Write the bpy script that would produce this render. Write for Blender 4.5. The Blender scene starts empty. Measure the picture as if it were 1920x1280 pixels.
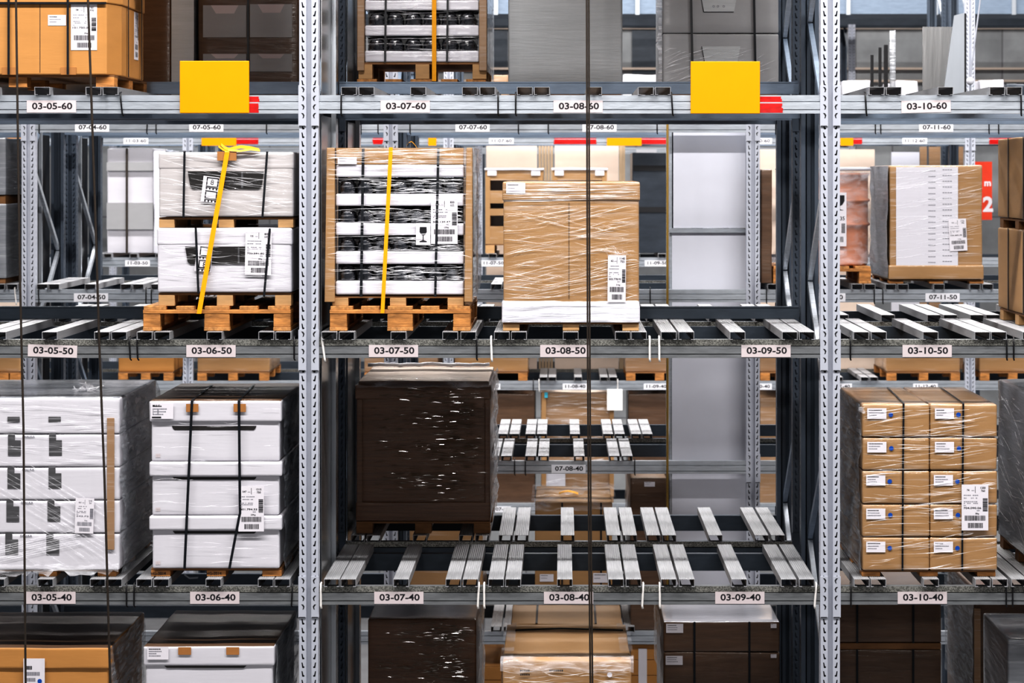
import bpy, math, random
from mathutils import Vector, noise
from mathutils.geometry import tessellate_polygon
SC = bpy.context.scene
COL = SC.collection
R = random.Random(7)

# ------------------------------------------------------------------ camera geometry
F, D0, VX, VY, HC = 4243.0, 12.3, 1055.0, 329.0, 7.5
def X(px, Y=0.0): return (px - VX) * (D0 + Y) / F
def Z(py, Y=0.0): return HC + (VY - py) * (D0 + Y) / F
ZT = {70: HC + 1.815, 60: HC + .481, 50: HC - .847, 40: HC - 2.187, 30: HC - 3.52, 20: HC - 4.855}   # top of the support bars
BARH = .044
ZB = {k: v - BARH for k, v in ZT.items()}                                        # top of the beams

# ------------------------------------------------------------------ materials
M = {}
def new_mat(name):
    m = bpy.data.materials.new(name); m.use_nodes = True
    nt = m.node_tree
    return m, nt, nt.nodes['Principled BSDF'], nt.nodes['Material Output']

def mat(name, col, rough=.5, metal=0., var=.12, sc=(6, 6, 6), det=4., bump=0., bsc=(60, 60, 60), coat=0., crough=.1,
        cbump=0., csc=(3, 3, 55), haze=0., hcol=(.85, .85, .9), hsc=(2, 2, 40), spec=.5, spangle=False, bands=None):
    m, nt, p, out = new_mat(name)
    N, L = nt.nodes, nt.links
    tc = N.new('ShaderNodeTexCoord')
    def noisetex(scale, detail=4., rough_=.6, dist=0.):
        mp = N.new('ShaderNodeMapping'); mp.inputs['Scale'].default_value = scale
        L.new(tc.outputs['Object'], mp.inputs['Vector'])
        n = N.new('ShaderNodeTexNoise'); n.inputs['Scale'].default_value = 1.; n.inputs['Detail'].default_value = detail
        n.inputs['Roughness'].default_value = rough_; n.inputs['Distortion'].default_value = dist
        L.new(mp.outputs[0], n.inputs['Vector']); return n
    if spangle:
        mp = N.new('ShaderNodeMapping'); mp.inputs['Scale'].default_value = sc
        L.new(tc.outputs['Object'], mp.inputs['Vector'])
        n = N.new('ShaderNodeTexVoronoi'); n.inputs['Scale'].default_value = 1.
        L.new(mp.outputs[0], n.inputs['Vector'])
        sp = N.new('ShaderNodeSeparateColor'); L.new(n.outputs['Color'], sp.inputs[0])
        fac = sp.outputs[0]
    else:
        n = noisetex(sc, det); fac = n.outputs['Fac']
    cr = N.new('ShaderNodeValToRGB')
    cr.color_ramp.elements[0].position = .25; cr.color_ramp.elements[1].position = .75
    cr.color_ramp.elements[0].color = tuple(max(0, c * (1 - var)) for c in col) + (1,)
    cr.color_ramp.elements[1].color = tuple(min(1, c * (1 + var)) for c in col) + (1,)
    L.new(fac, cr.inputs[0]); colout = cr.outputs[0]
    if haze:
        hn = noisetex(hsc, 5., .65, .4)
        hr = N.new('ShaderNodeValToRGB'); hr.color_ramp.elements[0].position = .52; hr.color_ramp.elements[1].position = .72
        hr.color_ramp.elements[0].color = (0, 0, 0, 1); hr.color_ramp.elements[1].color = (haze, haze, haze, 1)
        L.new(hn.outputs['Fac'], hr.inputs[0])
        mx = N.new('ShaderNodeMixRGB'); L.new(hr.outputs[0], mx.inputs[0]); L.new(colout, mx.inputs[1])
        mx.inputs[2].default_value = hcol + (1,); colout = mx.outputs[0]
    L.new(colout, p.inputs['Base Color'])
    p.inputs['Roughness'].default_value = rough; p.inputs['Metallic'].default_value = metal
    p.inputs['Specular IOR Level'].default_value = spec
    if bump:
        bn = noisetex(bsc, 4.)
        b = N.new('ShaderNodeBump'); b.inputs['Strength'].default_value = bump; b.inputs['Distance'].default_value = .01
        L.new(bn.outputs['Fac'], b.inputs['Height']); L.new(b.outputs[0], p.inputs['Normal'])
    if coat:
        p.inputs['Coat Weight'].default_value = coat; p.inputs['Coat Roughness'].default_value = crough
        cn = noisetex(csc, 5., .6, .6)
        b = N.new('ShaderNodeBump'); b.inputs['Strength'].default_value = min(1, cbump * 1.3); b.inputs['Distance'].default_value = .004 if cbump < 2 else .009
        L.new(cn.outputs['Fac'], b.inputs['Height']); L.new(b.outputs[0], p.inputs['Coat Normal'])
    M[name] = m
    return m

def film(name, col, opacity, rough=.15, bscale=(4, 4, 45), bstr=.8, streak=.3):
    m, nt, p, out = new_mat(name); N, L = nt.nodes, nt.links
    tc = N.new('ShaderNodeTexCoord'); mp = N.new('ShaderNodeMapping'); mp.inputs['Scale'].default_value = bscale
    L.new(tc.outputs['Object'], mp.inputs[0])
    n = N.new('ShaderNodeTexNoise'); n.inputs['Scale'].default_value = 1; n.inputs['Detail'].default_value = 5; n.inputs['Distortion'].default_value = .6
    L.new(mp.outputs[0], n.inputs['Vector'])
    b = N.new('ShaderNodeBump'); b.inputs['Strength'].default_value = bstr; b.inputs['Distance'].default_value = .02
    L.new(n.outputs['Fac'], b.inputs['Height']); L.new(b.outputs[0], p.inputs['Normal'])
    p.inputs['Base Color'].default_value = col + (1,); p.inputs['Roughness'].default_value = rough
    p.inputs['Specular IOR Level'].default_value = .8
    tr = N.new('ShaderNodeBsdfTransparent'); mx = N.new('ShaderNodeMixShader')
    mr = N.new('ShaderNodeMapRange'); mr.inputs[1].default_value = .4; mr.inputs[2].default_value = .75
    mr.inputs[3].default_value = max(0, opacity - streak); mr.inputs[4].default_value = min(1, opacity + streak)
    L.new(n.outputs['Fac'], mr.inputs[0]); L.new(mr.outputs[0], mx.inputs[0])
    L.new(tr.outputs[0], mx.inputs[1]); L.new(p.outputs[0], mx.inputs[2]); L.new(mx.outputs[0], out.inputs[0])
    M[name] = m; return m

# metal
mat('upright_paint', (.47, .49, .55), .42, .15, .05, (3, 3, 3), bump=.03)
mat('shaded_inner_steel', (.09, .11, .14), .4, .35, .15, (5, 5, 2))  # post steel darkened to carry the shade inside the racks
mat('galv_beam', (.49, .525, .57), .34, .55, .16, (9, 60, 60), bump=.06, bsc=(30, 120, 120))
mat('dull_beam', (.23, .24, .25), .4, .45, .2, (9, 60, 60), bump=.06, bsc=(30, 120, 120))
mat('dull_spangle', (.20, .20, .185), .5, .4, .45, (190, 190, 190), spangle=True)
mat('galv_spangle', (.40, .41, .40), .45, .5, .35, (190, 190, 190), spangle=True)
mat('galv_bar', (.34, .345, .36), .48, .3, .12, (60, 4, 60), bump=.15, bsc=(220, 2, 220))
mat('shaded_blue_steel', (.06, .075, .095), .42, .35, .15, (6, 30, 30))  # rear beam and stop steel, rack shade mixed into the colour
mat('stop_steel', (.21, .26, .33), .42, .35, .15, (6, 30, 30))
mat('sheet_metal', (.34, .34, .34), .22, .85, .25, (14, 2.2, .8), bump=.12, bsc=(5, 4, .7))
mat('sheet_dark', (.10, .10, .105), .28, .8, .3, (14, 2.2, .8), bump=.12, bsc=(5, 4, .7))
mat('sheet_bright', (.50, .53, .57), .3, .6, .1, (6, 6, 1), bump=.05, bsc=(8, 8, 1))
mat('dark', (.012, .012, .014), .6, 0, .2)
mat('black_tie', (.01, .01, .012), .45)
mat('white_tie', (.70, .68, .66), .45)
mat('rope', (.035, .026, .02), .6, .1, .3, (200, 200, 40))
mat('yellow_cable', (.28, .18, .04), .55)
# paper, card, wood
mat('paper', (.66, .64, .68), .55, 0, .02)
mat('label_paper', (.56, .50, .51), .5, 0, .03)
mat('label_white', (.78, .78, .82), .5, 0, .03)
mat('ink', (.012, .012, .016), .6, 0, 0)
mat('grey_ink', (.22, .22, .25), .6, 0, 0)
mat('blue_dot', (.005, .07, .36), .4, 0, 0)
mat('yellow_sign', (.80, .31, .0), .42, 0, .02, spec=.25)
mat('yellow_strap', (.80, .36, .002), .5, 0, .08, (40, 40, 40))
mat('red_tape', (.55, .012, .01), .25, .2, .3, (20, 60, 60), coat=.6, cbump=.6)
mat('black_strap', (.012, .014, .018), .32, 0, .3, (30, 30, 90))
mat('tan_tape', (.36, .17, .06), .4)
mat('card_orange', (.44, .22, .07), .6, 0, .07, (3, 3, 12), bump=.05, bsc=(10, 10, 90))
mat('card_tan', (.36, .215, .10), .6, 0, .07, (3, 3, 14), bump=.05, bsc=(10, 10, 90))
mat('card_tan_wrap', (.35, .21, .10), .5, 0, .10, (2, 2, 9), coat=.8, crough=.12, cbump=.45, csc=(2.5, 2.5, 45), haze=.22, hsc=(1.6, 1.6, 26))
mat('card_dull', (.30, .19, .11), .6, 0, .1, (3, 3, 14), coat=.5, crough=.2, cbump=.35, haze=.2)
mat('card_brown_wrap', (.105, .046, .018), .5, 0, .35, (2, 2, 50), coat=1., crough=.12, cbump=2.2, csc=(14, 14, 75), haze=.05, hcol=(.35, .27, .2))
mat('card_dark', (.11, .062, .036), .55, 0, .25, (4, 4, 25), coat=.7, crough=.18, cbump=.5, csc=(5, 5, 40), haze=.12, hcol=(.30, .24, .2))
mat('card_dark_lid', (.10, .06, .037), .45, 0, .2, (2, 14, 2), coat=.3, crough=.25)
mat('card_white', (.58, .57, .61), .5, 0, .03, (3, 3, 18), coat=.55, crough=.15, cbump=.25, csc=(2, 2, 50), bump=.05, bsc=(6, 6, 70))
mat('card_offwhite', (.47, .445, .445), .5, 0, .05, (2, 2, 14), coat=.8, crough=.14, cbump=.45, csc=(2, 2, 40), haze=.3)
mat('card_grey', (.33, .33, .34), .55, 0, .05, (3, 3, 12), coat=.5, crough=.2, cbump=.3, csc=(3, 3, 40))
mat('card_grey_wrap', (.22, .23, .25), .4, 0, .2, (3, 3, 30), coat=1, crough=.12, cbump=.8, csc=(5, 5, 40), haze=.45, hcol=(.6, .62, .66))
mat('grey_board', (.40, .41, .42), .4, .2, .10, (2, 2, 22), bump=.12, bsc=(6, 6, 90), coat=.4, crough=.25, cbump=.4, csc=(40, 40, 4))
mat('band_white', (.62, .61, .66), .45, 0, .03, (2, 2, 60), coat=.8, crough=.12, cbump=.4, csc=(2.5, 2.5, 55))
mat('fill_dark', (.05, .055, .065), .3, 0, .5, (30, 30, 60), coat=1, crough=.08, cbump=1., csc=(18, 18, 70), haze=.7, hsc=(18, 18, 75))
mat('jar_glass', (.03, .033, .04), .08, 0, .4, (20, 20, 20), coat=1, crough=.05, cbump=.6, csc=(15, 15, 60), haze=.35, hsc=(10, 10, 60))
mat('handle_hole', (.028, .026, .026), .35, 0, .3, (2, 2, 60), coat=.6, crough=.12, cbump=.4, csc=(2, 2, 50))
mat('icon_grey', (.08, .08, .085), .5, 0, .3, (4, 4, 50), haze=.25)
mat('wood_orange', (.40, .185, .058), .6, 0, .62, (9, 9, 38), 7., bump=.25, bsc=(12, 12, 90))
mat('wood_side', (.42, .21, .075), .6, 0, .55, (40, 4, 40), 7., bump=.25, bsc=(60, 6, 60))
mat('wood_tan', (.44, .27, .13), .65, 0, .15, (8, 8, 40), bump=.05)
mat('wood_dark', (.20, .10, .04), .65, 0, .25, (8, 8, 40), bump=.05)
mat('drum_pink', (.60, .27, .17), .4, 0, .08, (3, 3, 10), coat=.7, crough=.15, cbump=.5, csc=(6, 6, 6), haze=.2)
mat('beige', (.66, .55, .47), .6, 0, .04)
mat('beige_edge', (.42, .32, .22), .6, 0, .2, (60, 3, 3))
mat('panel_white', (.58, .59, .65), .45, 0, .03, (2, 2, 2))
mat('steel_dark_box', (.055, .065, .08), .3, .3, .25, (3, 3, 9))
mat('teal', (.06, .38, .50), .5); mat('orange_print', (.85, .36, .02), .5)
mat('sign_red', (.62, .055, .02), .5)
mat('bright_white', (.9, .88, .86), .5)
mat('white_ball', (.7, .7, .74), .35)
mat('film_white', (.66, .66, .71), .25, 0, .04, (3, 3, 40), coat=1, crough=.08, cbump=.9, csc=(2.5, 2.5, 60), bump=.3, bsc=(3, 3, 70))
mat('film_glint', (.12, .08, .05), .14, 0, .1, spec=1., coat=1., crough=.08)
film('film_strand', (.92, .92, .96), .42, .10, (6, 6, 30), .5, .3)
film('film_side', (.55, .57, .60), .78, .16, (5, 5, 34), .9, .35)
film('film_side_shaded', (.34, .36, .39), .62, .14, (7, 7, 38), 1., .3)  # side film darkened for load sides that lie in shade
film('film_clear', (.85, .85, .9), .22, .12, (5, 5, 14), .9, .2)
# setting
mat('concrete_floor', (.25, .25, .26), .5, 0, .2, (1.5, 1.5, 1.5))
mat('ceiling_grey', (.30, .31, .33), .8)
def panel_wall():
    m, nt, p, out = new_mat('wall_panels'); N, L = nt.nodes, nt.links
    tc = N.new('ShaderNodeTexCoord'); mp = N.new('ShaderNodeMapping'); mp.inputs['Scale'].default_value = (1, 1, 1)
    mp.inputs['Rotation'].default_value = (math.radians(90), 0, 0)
    L.new(tc.outputs['Object'], mp.inputs[0])
    br = N.new('ShaderNodeTexBrick'); br.offset = 0; br.inputs['Scale'].default_value = 1
    br.inputs['Color1'].default_value = (.34, .35, .36, 1); br.inputs['Color2'].default_value = (.26, .27, .28, 1)
    br.inputs['Mortar'].default_value = (.15, .15, .16, 1); br.inputs['Mortar Size'].default_value = .012
    br.inputs['Brick Width'].default_value = .62; br.inputs['Row Height'].default_value = 3.4
    L.new(mp.outputs[0], br.inputs['Vector'])
    n = N.new('ShaderNodeTexNoise'); n.inputs['Scale'].default_value = 2.2; n.inputs['Detail'].default_value = 6
    L.new(tc.outputs['Object'], n.inputs['Vector'])
    mx = N.new('ShaderNodeMixRGB'); mx.blend_type = 'OVERLAY'; mx.inputs[0].default_value = .5
    L.new(br.outputs[0], mx.inputs[1]); L.new(n.outputs['Fac'], mx.inputs[2]); L.new(mx.outputs[0], p.inputs['Base Color'])
    p.inputs['Roughness'].default_value = .6
    M['wall_panels'] = m
panel_wall()

# ------------------------------------------------------------------ mesh builder
TXT = {}
def text_mesh(s, bold):
    k = (s, bold)
    if k not in TXT:
        c = bpy.data.curves.new('txt', 'FONT'); c.body = s; c.size = 1; c.resolution_u = 3; c.offset = bold
        o = bpy.data.objects.new('txt', c); COL.objects.link(o)
        bpy.context.view_layer.update()
        me = bpy.data.meshes.new_from_object(o.evaluated_get(bpy.context.evaluated_depsgraph_get()))
        vs = [tuple(v.co) for v in me.vertices]; fs = [tuple(p.vertices) for p in me.polygons]
        xs = [v[0] for v in vs]; ys = [v[1] for v in vs]
        a, b, c0, d = min(xs), max(xs), min(ys), max(ys)
        TXT[k] = ([((v[0] - a) / (b - a) - .5, (v[1] - c0) / (d - c0) - .5) for v in vs], fs, (b - a) / (d - c0))
        bpy.data.objects.remove(o); bpy.data.curves.remove(c); bpy.data.meshes.remove(me)
    return TXT[k]

class MB:
    def __init__(s): s.v = []; s.f = []; s.m = []; s.sm = []
    def add(s, vs, fs, m=0, smooth=False):
        b = len(s.v); s.v += [tuple(v) for v in vs]
        for f in fs: s.f.append(tuple(i + b for i in f)); s.m.append(m); s.sm.append(smooth)
        return s
    def box(s, x0, x1, y0, y1, z0, z1, m=0):
        vs = [(x, y, z) for z in (z0, z1) for y in (y0, y1) for x in (x0, x1)]
        return s.add(vs, [(0, 2, 3, 1), (4, 5, 7, 6), (0, 1, 5, 4), (2, 6, 7, 3), (0, 4, 6, 2), (1, 3, 7, 5)], m)
    def hexa(s, p, m=0):     # p: 4 bottom points ccw from above, then 4 top points
        return s.add(p, [(3, 2, 1, 0), (4, 5, 6, 7), (0, 1, 5, 4), (1, 2, 6, 5), (2, 3, 7, 6), (3, 0, 4, 7)], m)
    def prism_x(s, prof, x0, x1, m=0, mats=None):   # closed (y,z) outline extruded along x
        n = len(prof)
        vs = [(x0, y, z) for y, z in prof] + [(x1, y, z) for y, z in prof]
        for i in range(n):
            j = (i + 1) % n
            s.add([vs[i], vs[j], vs[n + j], vs[n + i]], [(0, 1, 2, 3)], mats[i] if mats else m)
        s.add(vs[:n], [tuple(range(n))[::-1]], m); s.add(vs[n:], [tuple(range(n))], m); return s
    def prism_z(s, prof, z0, z1, m=0):
        n = len(prof)
        vs = [(x, y, z0) for x, y in prof] + [(x, y, z1) for x, y in prof]
        fs = [(i, (i + 1) % n, n + (i + 1) % n, n + i) for i in range(n)] + [tuple(range(n))[::-1], tuple(range(n, 2 * n))]
        return s.add(vs, fs, m)
    def tube(s, pts, r, n=8, m=0):
        pts = [Vector(p) for p in pts]; rings = []
        for i, p in enumerate(pts):
            t = (pts[min(i + 1, len(pts) - 1)] - pts[max(i - 1, 0)]).normalized()
            a = t.cross(Vector((0, 1, 0)))
            if a.length < .01: a = t.cross(Vector((1, 0, 0)))
            a.normalize(); b = t.cross(a)
            rings.append([p + r * (math.cos(2 * math.pi * k / n) * a + math.sin(2 * math.pi * k / n) * b) for k in range(n)])
        vs = [v for rg in rings for v in rg]; fs = []
        for i in range(len(rings) - 1):
            for k in range(n): fs.append((i * n + k, i * n + (k + 1) % n, (i + 1) * n + (k + 1) % n, (i + 1) * n + k))
        fs += [tuple(range(n))[::-1], tuple(range((len(rings) - 1) * n, len(rings) * n))]
        return s.add(vs, fs, m, True)
    def lathe(s, prof, cx, cy, n=32, m=0):           # prof: (r,z)
        vs = [(cx + r * math.cos(2 * math.pi * k / n), cy + r * math.sin(2 * math.pi * k / n), z) for r, z in prof for k in range(n)]
        fs = []
        for i in range(len(prof) - 1):
            for k in range(n): fs.append((i * n + k, i * n + (k + 1) % n, (i + 1) * n + (k + 1) % n, (i + 1) * n + k))
        fs += [tuple(range(n))[::-1], tuple(range((len(prof) - 1) * n, len(prof) * n))]
        return s.add(vs, fs, m, True)
    def ribbon(s, pts, w, wdir, m=0, th=0):
        wd = Vector(wdir).normalized() * (w / 2); pts = [Vector(p) for p in pts]
        vs = [q for p in pts for q in (p - wd, p + wd)]
        return s.add(vs, [(2 * i, 2 * i + 1, 2 * i + 3, 2 * i + 2) for i in range(len(pts) - 1)], m)
    def soft(s, x0, x1, y0, y1, z0, z1, m=0, amp=.004, fr=3., seed=0, n=14, bulge=0., faces='fblrt', mtop=None):
        cx, cy, cz = (x0 + x1) / 2, (y0 + y1) / 2, (z0 + z1) / 2
        hx, hy, hz = (x1 - x0) / 2, (y1 - y0) / 2, (z1 - z0) / 2
        r = min(.012, hx * .3, hz * .3)
        def place(a, b, c):
            q = Vector((cx + a * hx, cy + b * hy, cz + c * hz))
            # rounded edges
            e = [max(0, abs(a) * hx - (hx - r)), max(0, abs(b) * hy - (hy - r)), max(0, abs(c) * hz - (hz - r))]
            ln = math.sqrt(sum(t * t for t in e))
            if ln > r > 0:
                k = r / ln
                q = Vector((cx + math.copysign(abs(a) * hx - e[0] * (1 - k), a), cy + math.copysign(abs(b) * hy - e[1] * (1 - k), b), cz + math.copysign(abs(c) * hz - e[2] * (1 - k), c)))
            d = noise.noise_vector(q * fr + Vector((seed * 7.1, seed * 3.3, 0))) * amp
            if c <= -.999: d.z = 0
            d.x = d.x if d.x * a < 0 else d.x * .3; d.y = abs(d.y) * .5 if b < 0 else -abs(d.y) * .5
            if b < -.99 and bulge: d.y -= bulge * (1 - a * a) * (1 - c * c)
            if abs(a) > .99 and bulge: d.x += math.copysign(bulge * (1 - b * b) * (1 - c * c) * .5, a)
            return q + d
        def ticks(k, h):
            t = [-1, -1 + r / h * .5, -1 + r / h] + [-1 + r / h + (2 - 2 * r / h) * i / k for i in range(1, k)] + [1 - r / h, 1 - r / h * .5, 1]
            return t
        ta, tb, tcc = ticks(n, hx), ticks(n, hy), ticks(n, hz)
        def grid(fn, T1, T2, mm, flip):
            vs = [fn(a, b) for a in T1 for b in T2]; k = len(T2); fs = []
            for i in range(len(T1) - 1):
                for j in range(k - 1):
                    f = (i * k + j, (i + 1) * k + j, (i + 1) * k + j + 1, i * k + j + 1)
                    fs.append(f[::-1] if flip else f)
            s.add(vs, fs, mm, True)
        if 'f' in faces: grid(lambda a, c: place(a, -1, c), ta, tcc, m, False)
        if 'k' in faces or 'b' in faces: grid(lambda a, c: place(a, 1, c), ta, tcc, m, True)
        if 'l' in faces: grid(lambda b, c: place(-1, b, c), tb, tcc, m, True)
        if 'r' in faces: grid(lambda b, c: place(1, b, c), tb, tcc, m, False)
        if 't' in faces: grid(lambda a, b: place(a, b, 1), ta, tb, m if mtop is None else mtop, False)
        grid(lambda a, b: place(a, b, -1), [-1, 1], [-1, 1], m, True)
        return s
    def build(s, name, mats, parent=None, loc=None, bevel=0., kind=None):
        me = bpy.data.meshes.new(name)
        if parent is not None: o0 = Vector(parent.matrix_world.translation) if False else ROOT[parent.name]
        elif loc is not None: o0 = Vector(loc)
        else:
            xs = [v[0] for v in s.v]; ys = [v[1] for v in s.v]; zs = [v[2] for v in s.v]
            o0 = Vector(((min(xs) + max(xs)) / 2, (min(ys) + max(ys)) / 2, min(zs)))
        me.from_pydata([tuple(Vector(v) - o0) for v in s.v], [], s.f)
        for mm in mats: me.materials.append(M[mm])
        me.polygons.foreach_set('material_index', s.m); me.polygons.foreach_set('use_smooth', s.sm)
        me.update()
        o = bpy.data.objects.new(name, me); COL.objects.link(o)
        if parent is not None: o.parent = parent
        else: o.location = o0
        ROOT[o.name] = o0
        if bevel:
            b = o.modifiers.new('bevel', 'BEVEL'); b.width = bevel; b.segments = 2; b.limit_method = 'ANGLE'
        if kind: o['kind'] = kind
        return o
ROOT = {}
def tag(o, label, cat, group=None, kind=None):
    o['label'] = label; o['category'] = cat
    if group: o['group'] = group
    if kind: o['kind'] = kind
    elif cat in ('rack beam', 'column', 'rack upright', 'door'): o['kind'] = 'thing'
    if not 4 <= len(label.split()) <= 16: print('LABEL LENGTH', len(label.split()), label)
    return o
def root(name, label, cat, loc, group=None):
    o = bpy.data.objects.new(name, None); o.empty_display_size = .1; COL.objects.link(o)
    o.location = loc; ROOT[o.name] = Vector(loc)
    return tag(o, label, cat, group)
def copy_thing(src, loc, label, group=None):
    r = src.copy(); COL.objects.link(r); r.location = loc; r['label'] = label
    if group: r['group'] = group
    ROOT[r.name] = Vector(loc)
    for ch in list(src.children):
        c = ch.copy(); COL.objects.link(c); c.parent = r; ROOT[c.name] = Vector(loc)
        for g in list(ch.children):
            d = g.copy(); COL.objects.link(d); d.parent = c; ROOT[d.name] = Vector(loc)
    return r

class Stick:
    """flat printing on a plane: o origin, u right, v up (metres), n outward"""
    def __init__(s, mb, o, u=(1, 0, 0), v=(0, 0, 1)):
        s.mb = mb; s.o = Vector(o); s.u = Vector(u).normalized(); s.v = Vector(v).normalized(); s.n = s.u.cross(s.v)
    def p(s, a, b, h): return s.o + s.u * a + s.v * b + s.n * h
    def rect(s, a0, a1, b0, b1, h, m): s.mb.add([s.p(a0, b0, h), s.p(a1, b0, h), s.p(a1, b1, h), s.p(a0, b1, h)], [(0, 1, 2, 3)], m)
    def slab(s, a0, a1, b0, b1, h0, h1, m):
        s.mb.hexa([s.p(a0, b0, h1), s.p(a1, b0, h1), s.p(a1, b0, h0), s.p(a0, b0, h0), s.p(a0, b1, h1), s.p(a1, b1, h1), s.p(a1, b1, h0), s.p(a0, b1, h0)], m)
    def poly(s, pts, h, m): s.mb.add([s.p(a, b, h) for a, b in pts], [tuple(range(len(pts)))], m)
    def text(s, t, ca, cb, height, m, h=.0012, width=None, bold=.012, rot=0):
        vs, fs, asp = text_mesh(t, bold); w = width or height * asp
        c, sn = math.cos(rot), math.sin(rot)
        s.mb.add([s.p(ca + x * w * c - y * height * sn, cb + x * w * sn + y * height * c, h) for x, y in vs], fs, m)

def ship_label(parent, px0, py0, px1, py1, Y, n1, a, b, code, kg, year='', tilt=0., seed=1, fade=1, name='shipping_label', basis=None):
    mb = MB()
    x0, x1, z0, z1 = X(px0, Y), X(px1, Y), Z(py1, Y), Z(py0, Y)
    w, h = x1 - x0, z1 - z0
    if basis: o, u, v, w, h = basis; st = Stick(mb, o, u, v)
    else:
        u = (math.cos(tilt), 0, math.sin(tilt)); v = (-math.sin(tilt), 0, math.cos(tilt))
        st = Stick(mb, (x0, Y, z0), u, v)
    st.slab(0, w, 0, h, .0005, .002, 0)
    rr = random.Random(seed); ik, gk = (1, 2) if fade else (2, 2)
    H = .0028
    st.text(n1, .24 * w, .88 * h, .042 * h, ik, H); st.rect(.50 * w, .515 * w, .82 * h, .96 * h, H, ik)
    st.text(a, .80 * w, .93 * h, .045 * h, ik, H); st.text(b, .80 * w, .865 * h, .045 * h, ik, H)
    st.text('mm', .42 * w, .87 * h, .018 * h, gk, H)
    for k, yy in enumerate((.76, .70, .62, .585)):
        xx = .08
        while xx < .58:
            l = rr.uniform(.02, .06)
            if rr.random() < .8: st.rect(xx * w, (xx + l) * w, yy * h, (yy + .016) * h, H, gk)
            xx += l + .015
    st.text('BHK', .12 * w, .545 * h, .02 * h, gk, H)
    st.text(code, .40 * w, .49 * h, .040 * h, ik, H, width=.66 * w)
    if year: st.text(year, .62 * w, .435 * h, .026 * h, gk, H)
    st.text(kg, .58 * w, .365 * h, .042 * h, ik, H)
    yy = .42
    while yy < .70:
        l = rr.uniform(.006, .016); st.rect(.79 * w, .97 * w, yy * h, (yy + l) * h, H, ik); yy += l + rr.uniform(.005, .012)
    for (a0, a1, b0, b1) in ((.12, .90, .215, .325), (.24, .80, .055, .165)):
        xx = a0
        while xx < a1:
            l = rr.uniform(.008, .024); st.rect(xx * w, min(a1, xx + l) * w, b0 * h, b1 * h, H, ik); xx += l + rr.uniform(.008, .02)
    o = mb.build(name, ['paper', 'ink', 'grey_ink'], parent)
    o['label'] = 'white printed shipping label with barcodes'
    return o

def small_label(parent, px0, py0, px1, py1, Y, lines=3, seed=1, name='product_sticker', mt='paper', icon=False):
    mb = MB(); x0, x1, z0, z1 = X(px0, Y), X(px1, Y), Z(py1, Y), Z(py0, Y); w, h = x1 - x0, z1 - z0
    st = Stick(mb, (x0, Y, z0)); st.slab(0, w, 0, h, .0005, .0018, 0); rr = random.Random(seed)
    for k in range(lines):
        yy = h * (.82 - k * .7 / max(1, lines)); xx = .08 * w
        end = w * rr.uniform(.4, .8)
        while xx < end:
            l = w * rr.uniform(.03, .07); st.rect(xx, min(xx + l, w * .95), yy - h * .035, yy + h * .035, .0026, 1 if k == 0 else 2); xx += l + w * .015
    return mb.build(name, [mt, 'ink', 'grey_ink'], parent)

def glints(mb, px0, px1, py0, py1, Y, n, seed, m=0):  # facets added and tilted to the far lamp so the wrap glints
    rr = random.Random(seed)
    for i in range(n):
        a = rr.triangular(px0, px1, px0 + .72 * (px1 - px0)); b = rr.uniform(py0, py1)
        if math.sin(b * .11 + seed) < -.35 and rr.random() < .8: continue
        l = rr.uniform(.006, .04); h = rr.uniform(.0012, .0042); t = math.tan(math.radians(rr.uniform(4, 17)))
        x, z = X(a, Y), Z(b, Y); sk = rr.uniform(-.12, .12) * l
        mb.add([(x - l, Y - .003, z - sk), (x, Y - .003 - t * 0, z - h), (x + l, Y - .003, z + sk), (x, Y - .003 + 2 * h * t, z + h)], [(0, 1, 2, 3)], m)
def strands(mb, x0, x1, z0, z1, Y, n, lo=-.15, hi=.25, wmin=.0012, wmax=.0032, lmin=.08, lmax=.5, seed=1, m=0, sag=.01, axis='x', X0=0):
    rr = random.Random(seed)
    for i in range(n):
        sl = rr.uniform(lo, hi); l = rr.uniform(lmin, lmax) ** 1.0; cx = rr.uniform(x0, x1); cz = rr.uniform(z0, z1)
        a0, a1 = max(x0, cx - l / 2), min(x1, cx + l / 2)
        if a1 - a0 < .03: continue
        k = 7; w = rr.uniform(wmin, wmax); top = []; bot = []; sg = rr.uniform(-sag, sag)
        for j in range(k + 1):
            t = j / k; x = a0 + (a1 - a0) * t; z = cz + (x - cx) * sl + sg * 4 * t * (1 - t)
            z = min(max(z, z0 + .003), z1 - .003)
            ww = w * (.15 + .85 * math.sin(math.pi * t)) * rr.uniform(.6, 1.2)
            if axis == 'x': top.append((x, Y - .0035, z + ww)); bot.append((x, Y - .001 - rr.uniform(.002, .004), z - ww))
            else: top.append((X0, x, z + ww)); bot.append((X0 + (-.002 if axis == 'l' else .002), x, z - ww))
        vs = top + bot
        mb.add(vs, [(k + 1 + j, k + 2 + j, j + 1, j) for j in range(k)], m, True)

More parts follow.
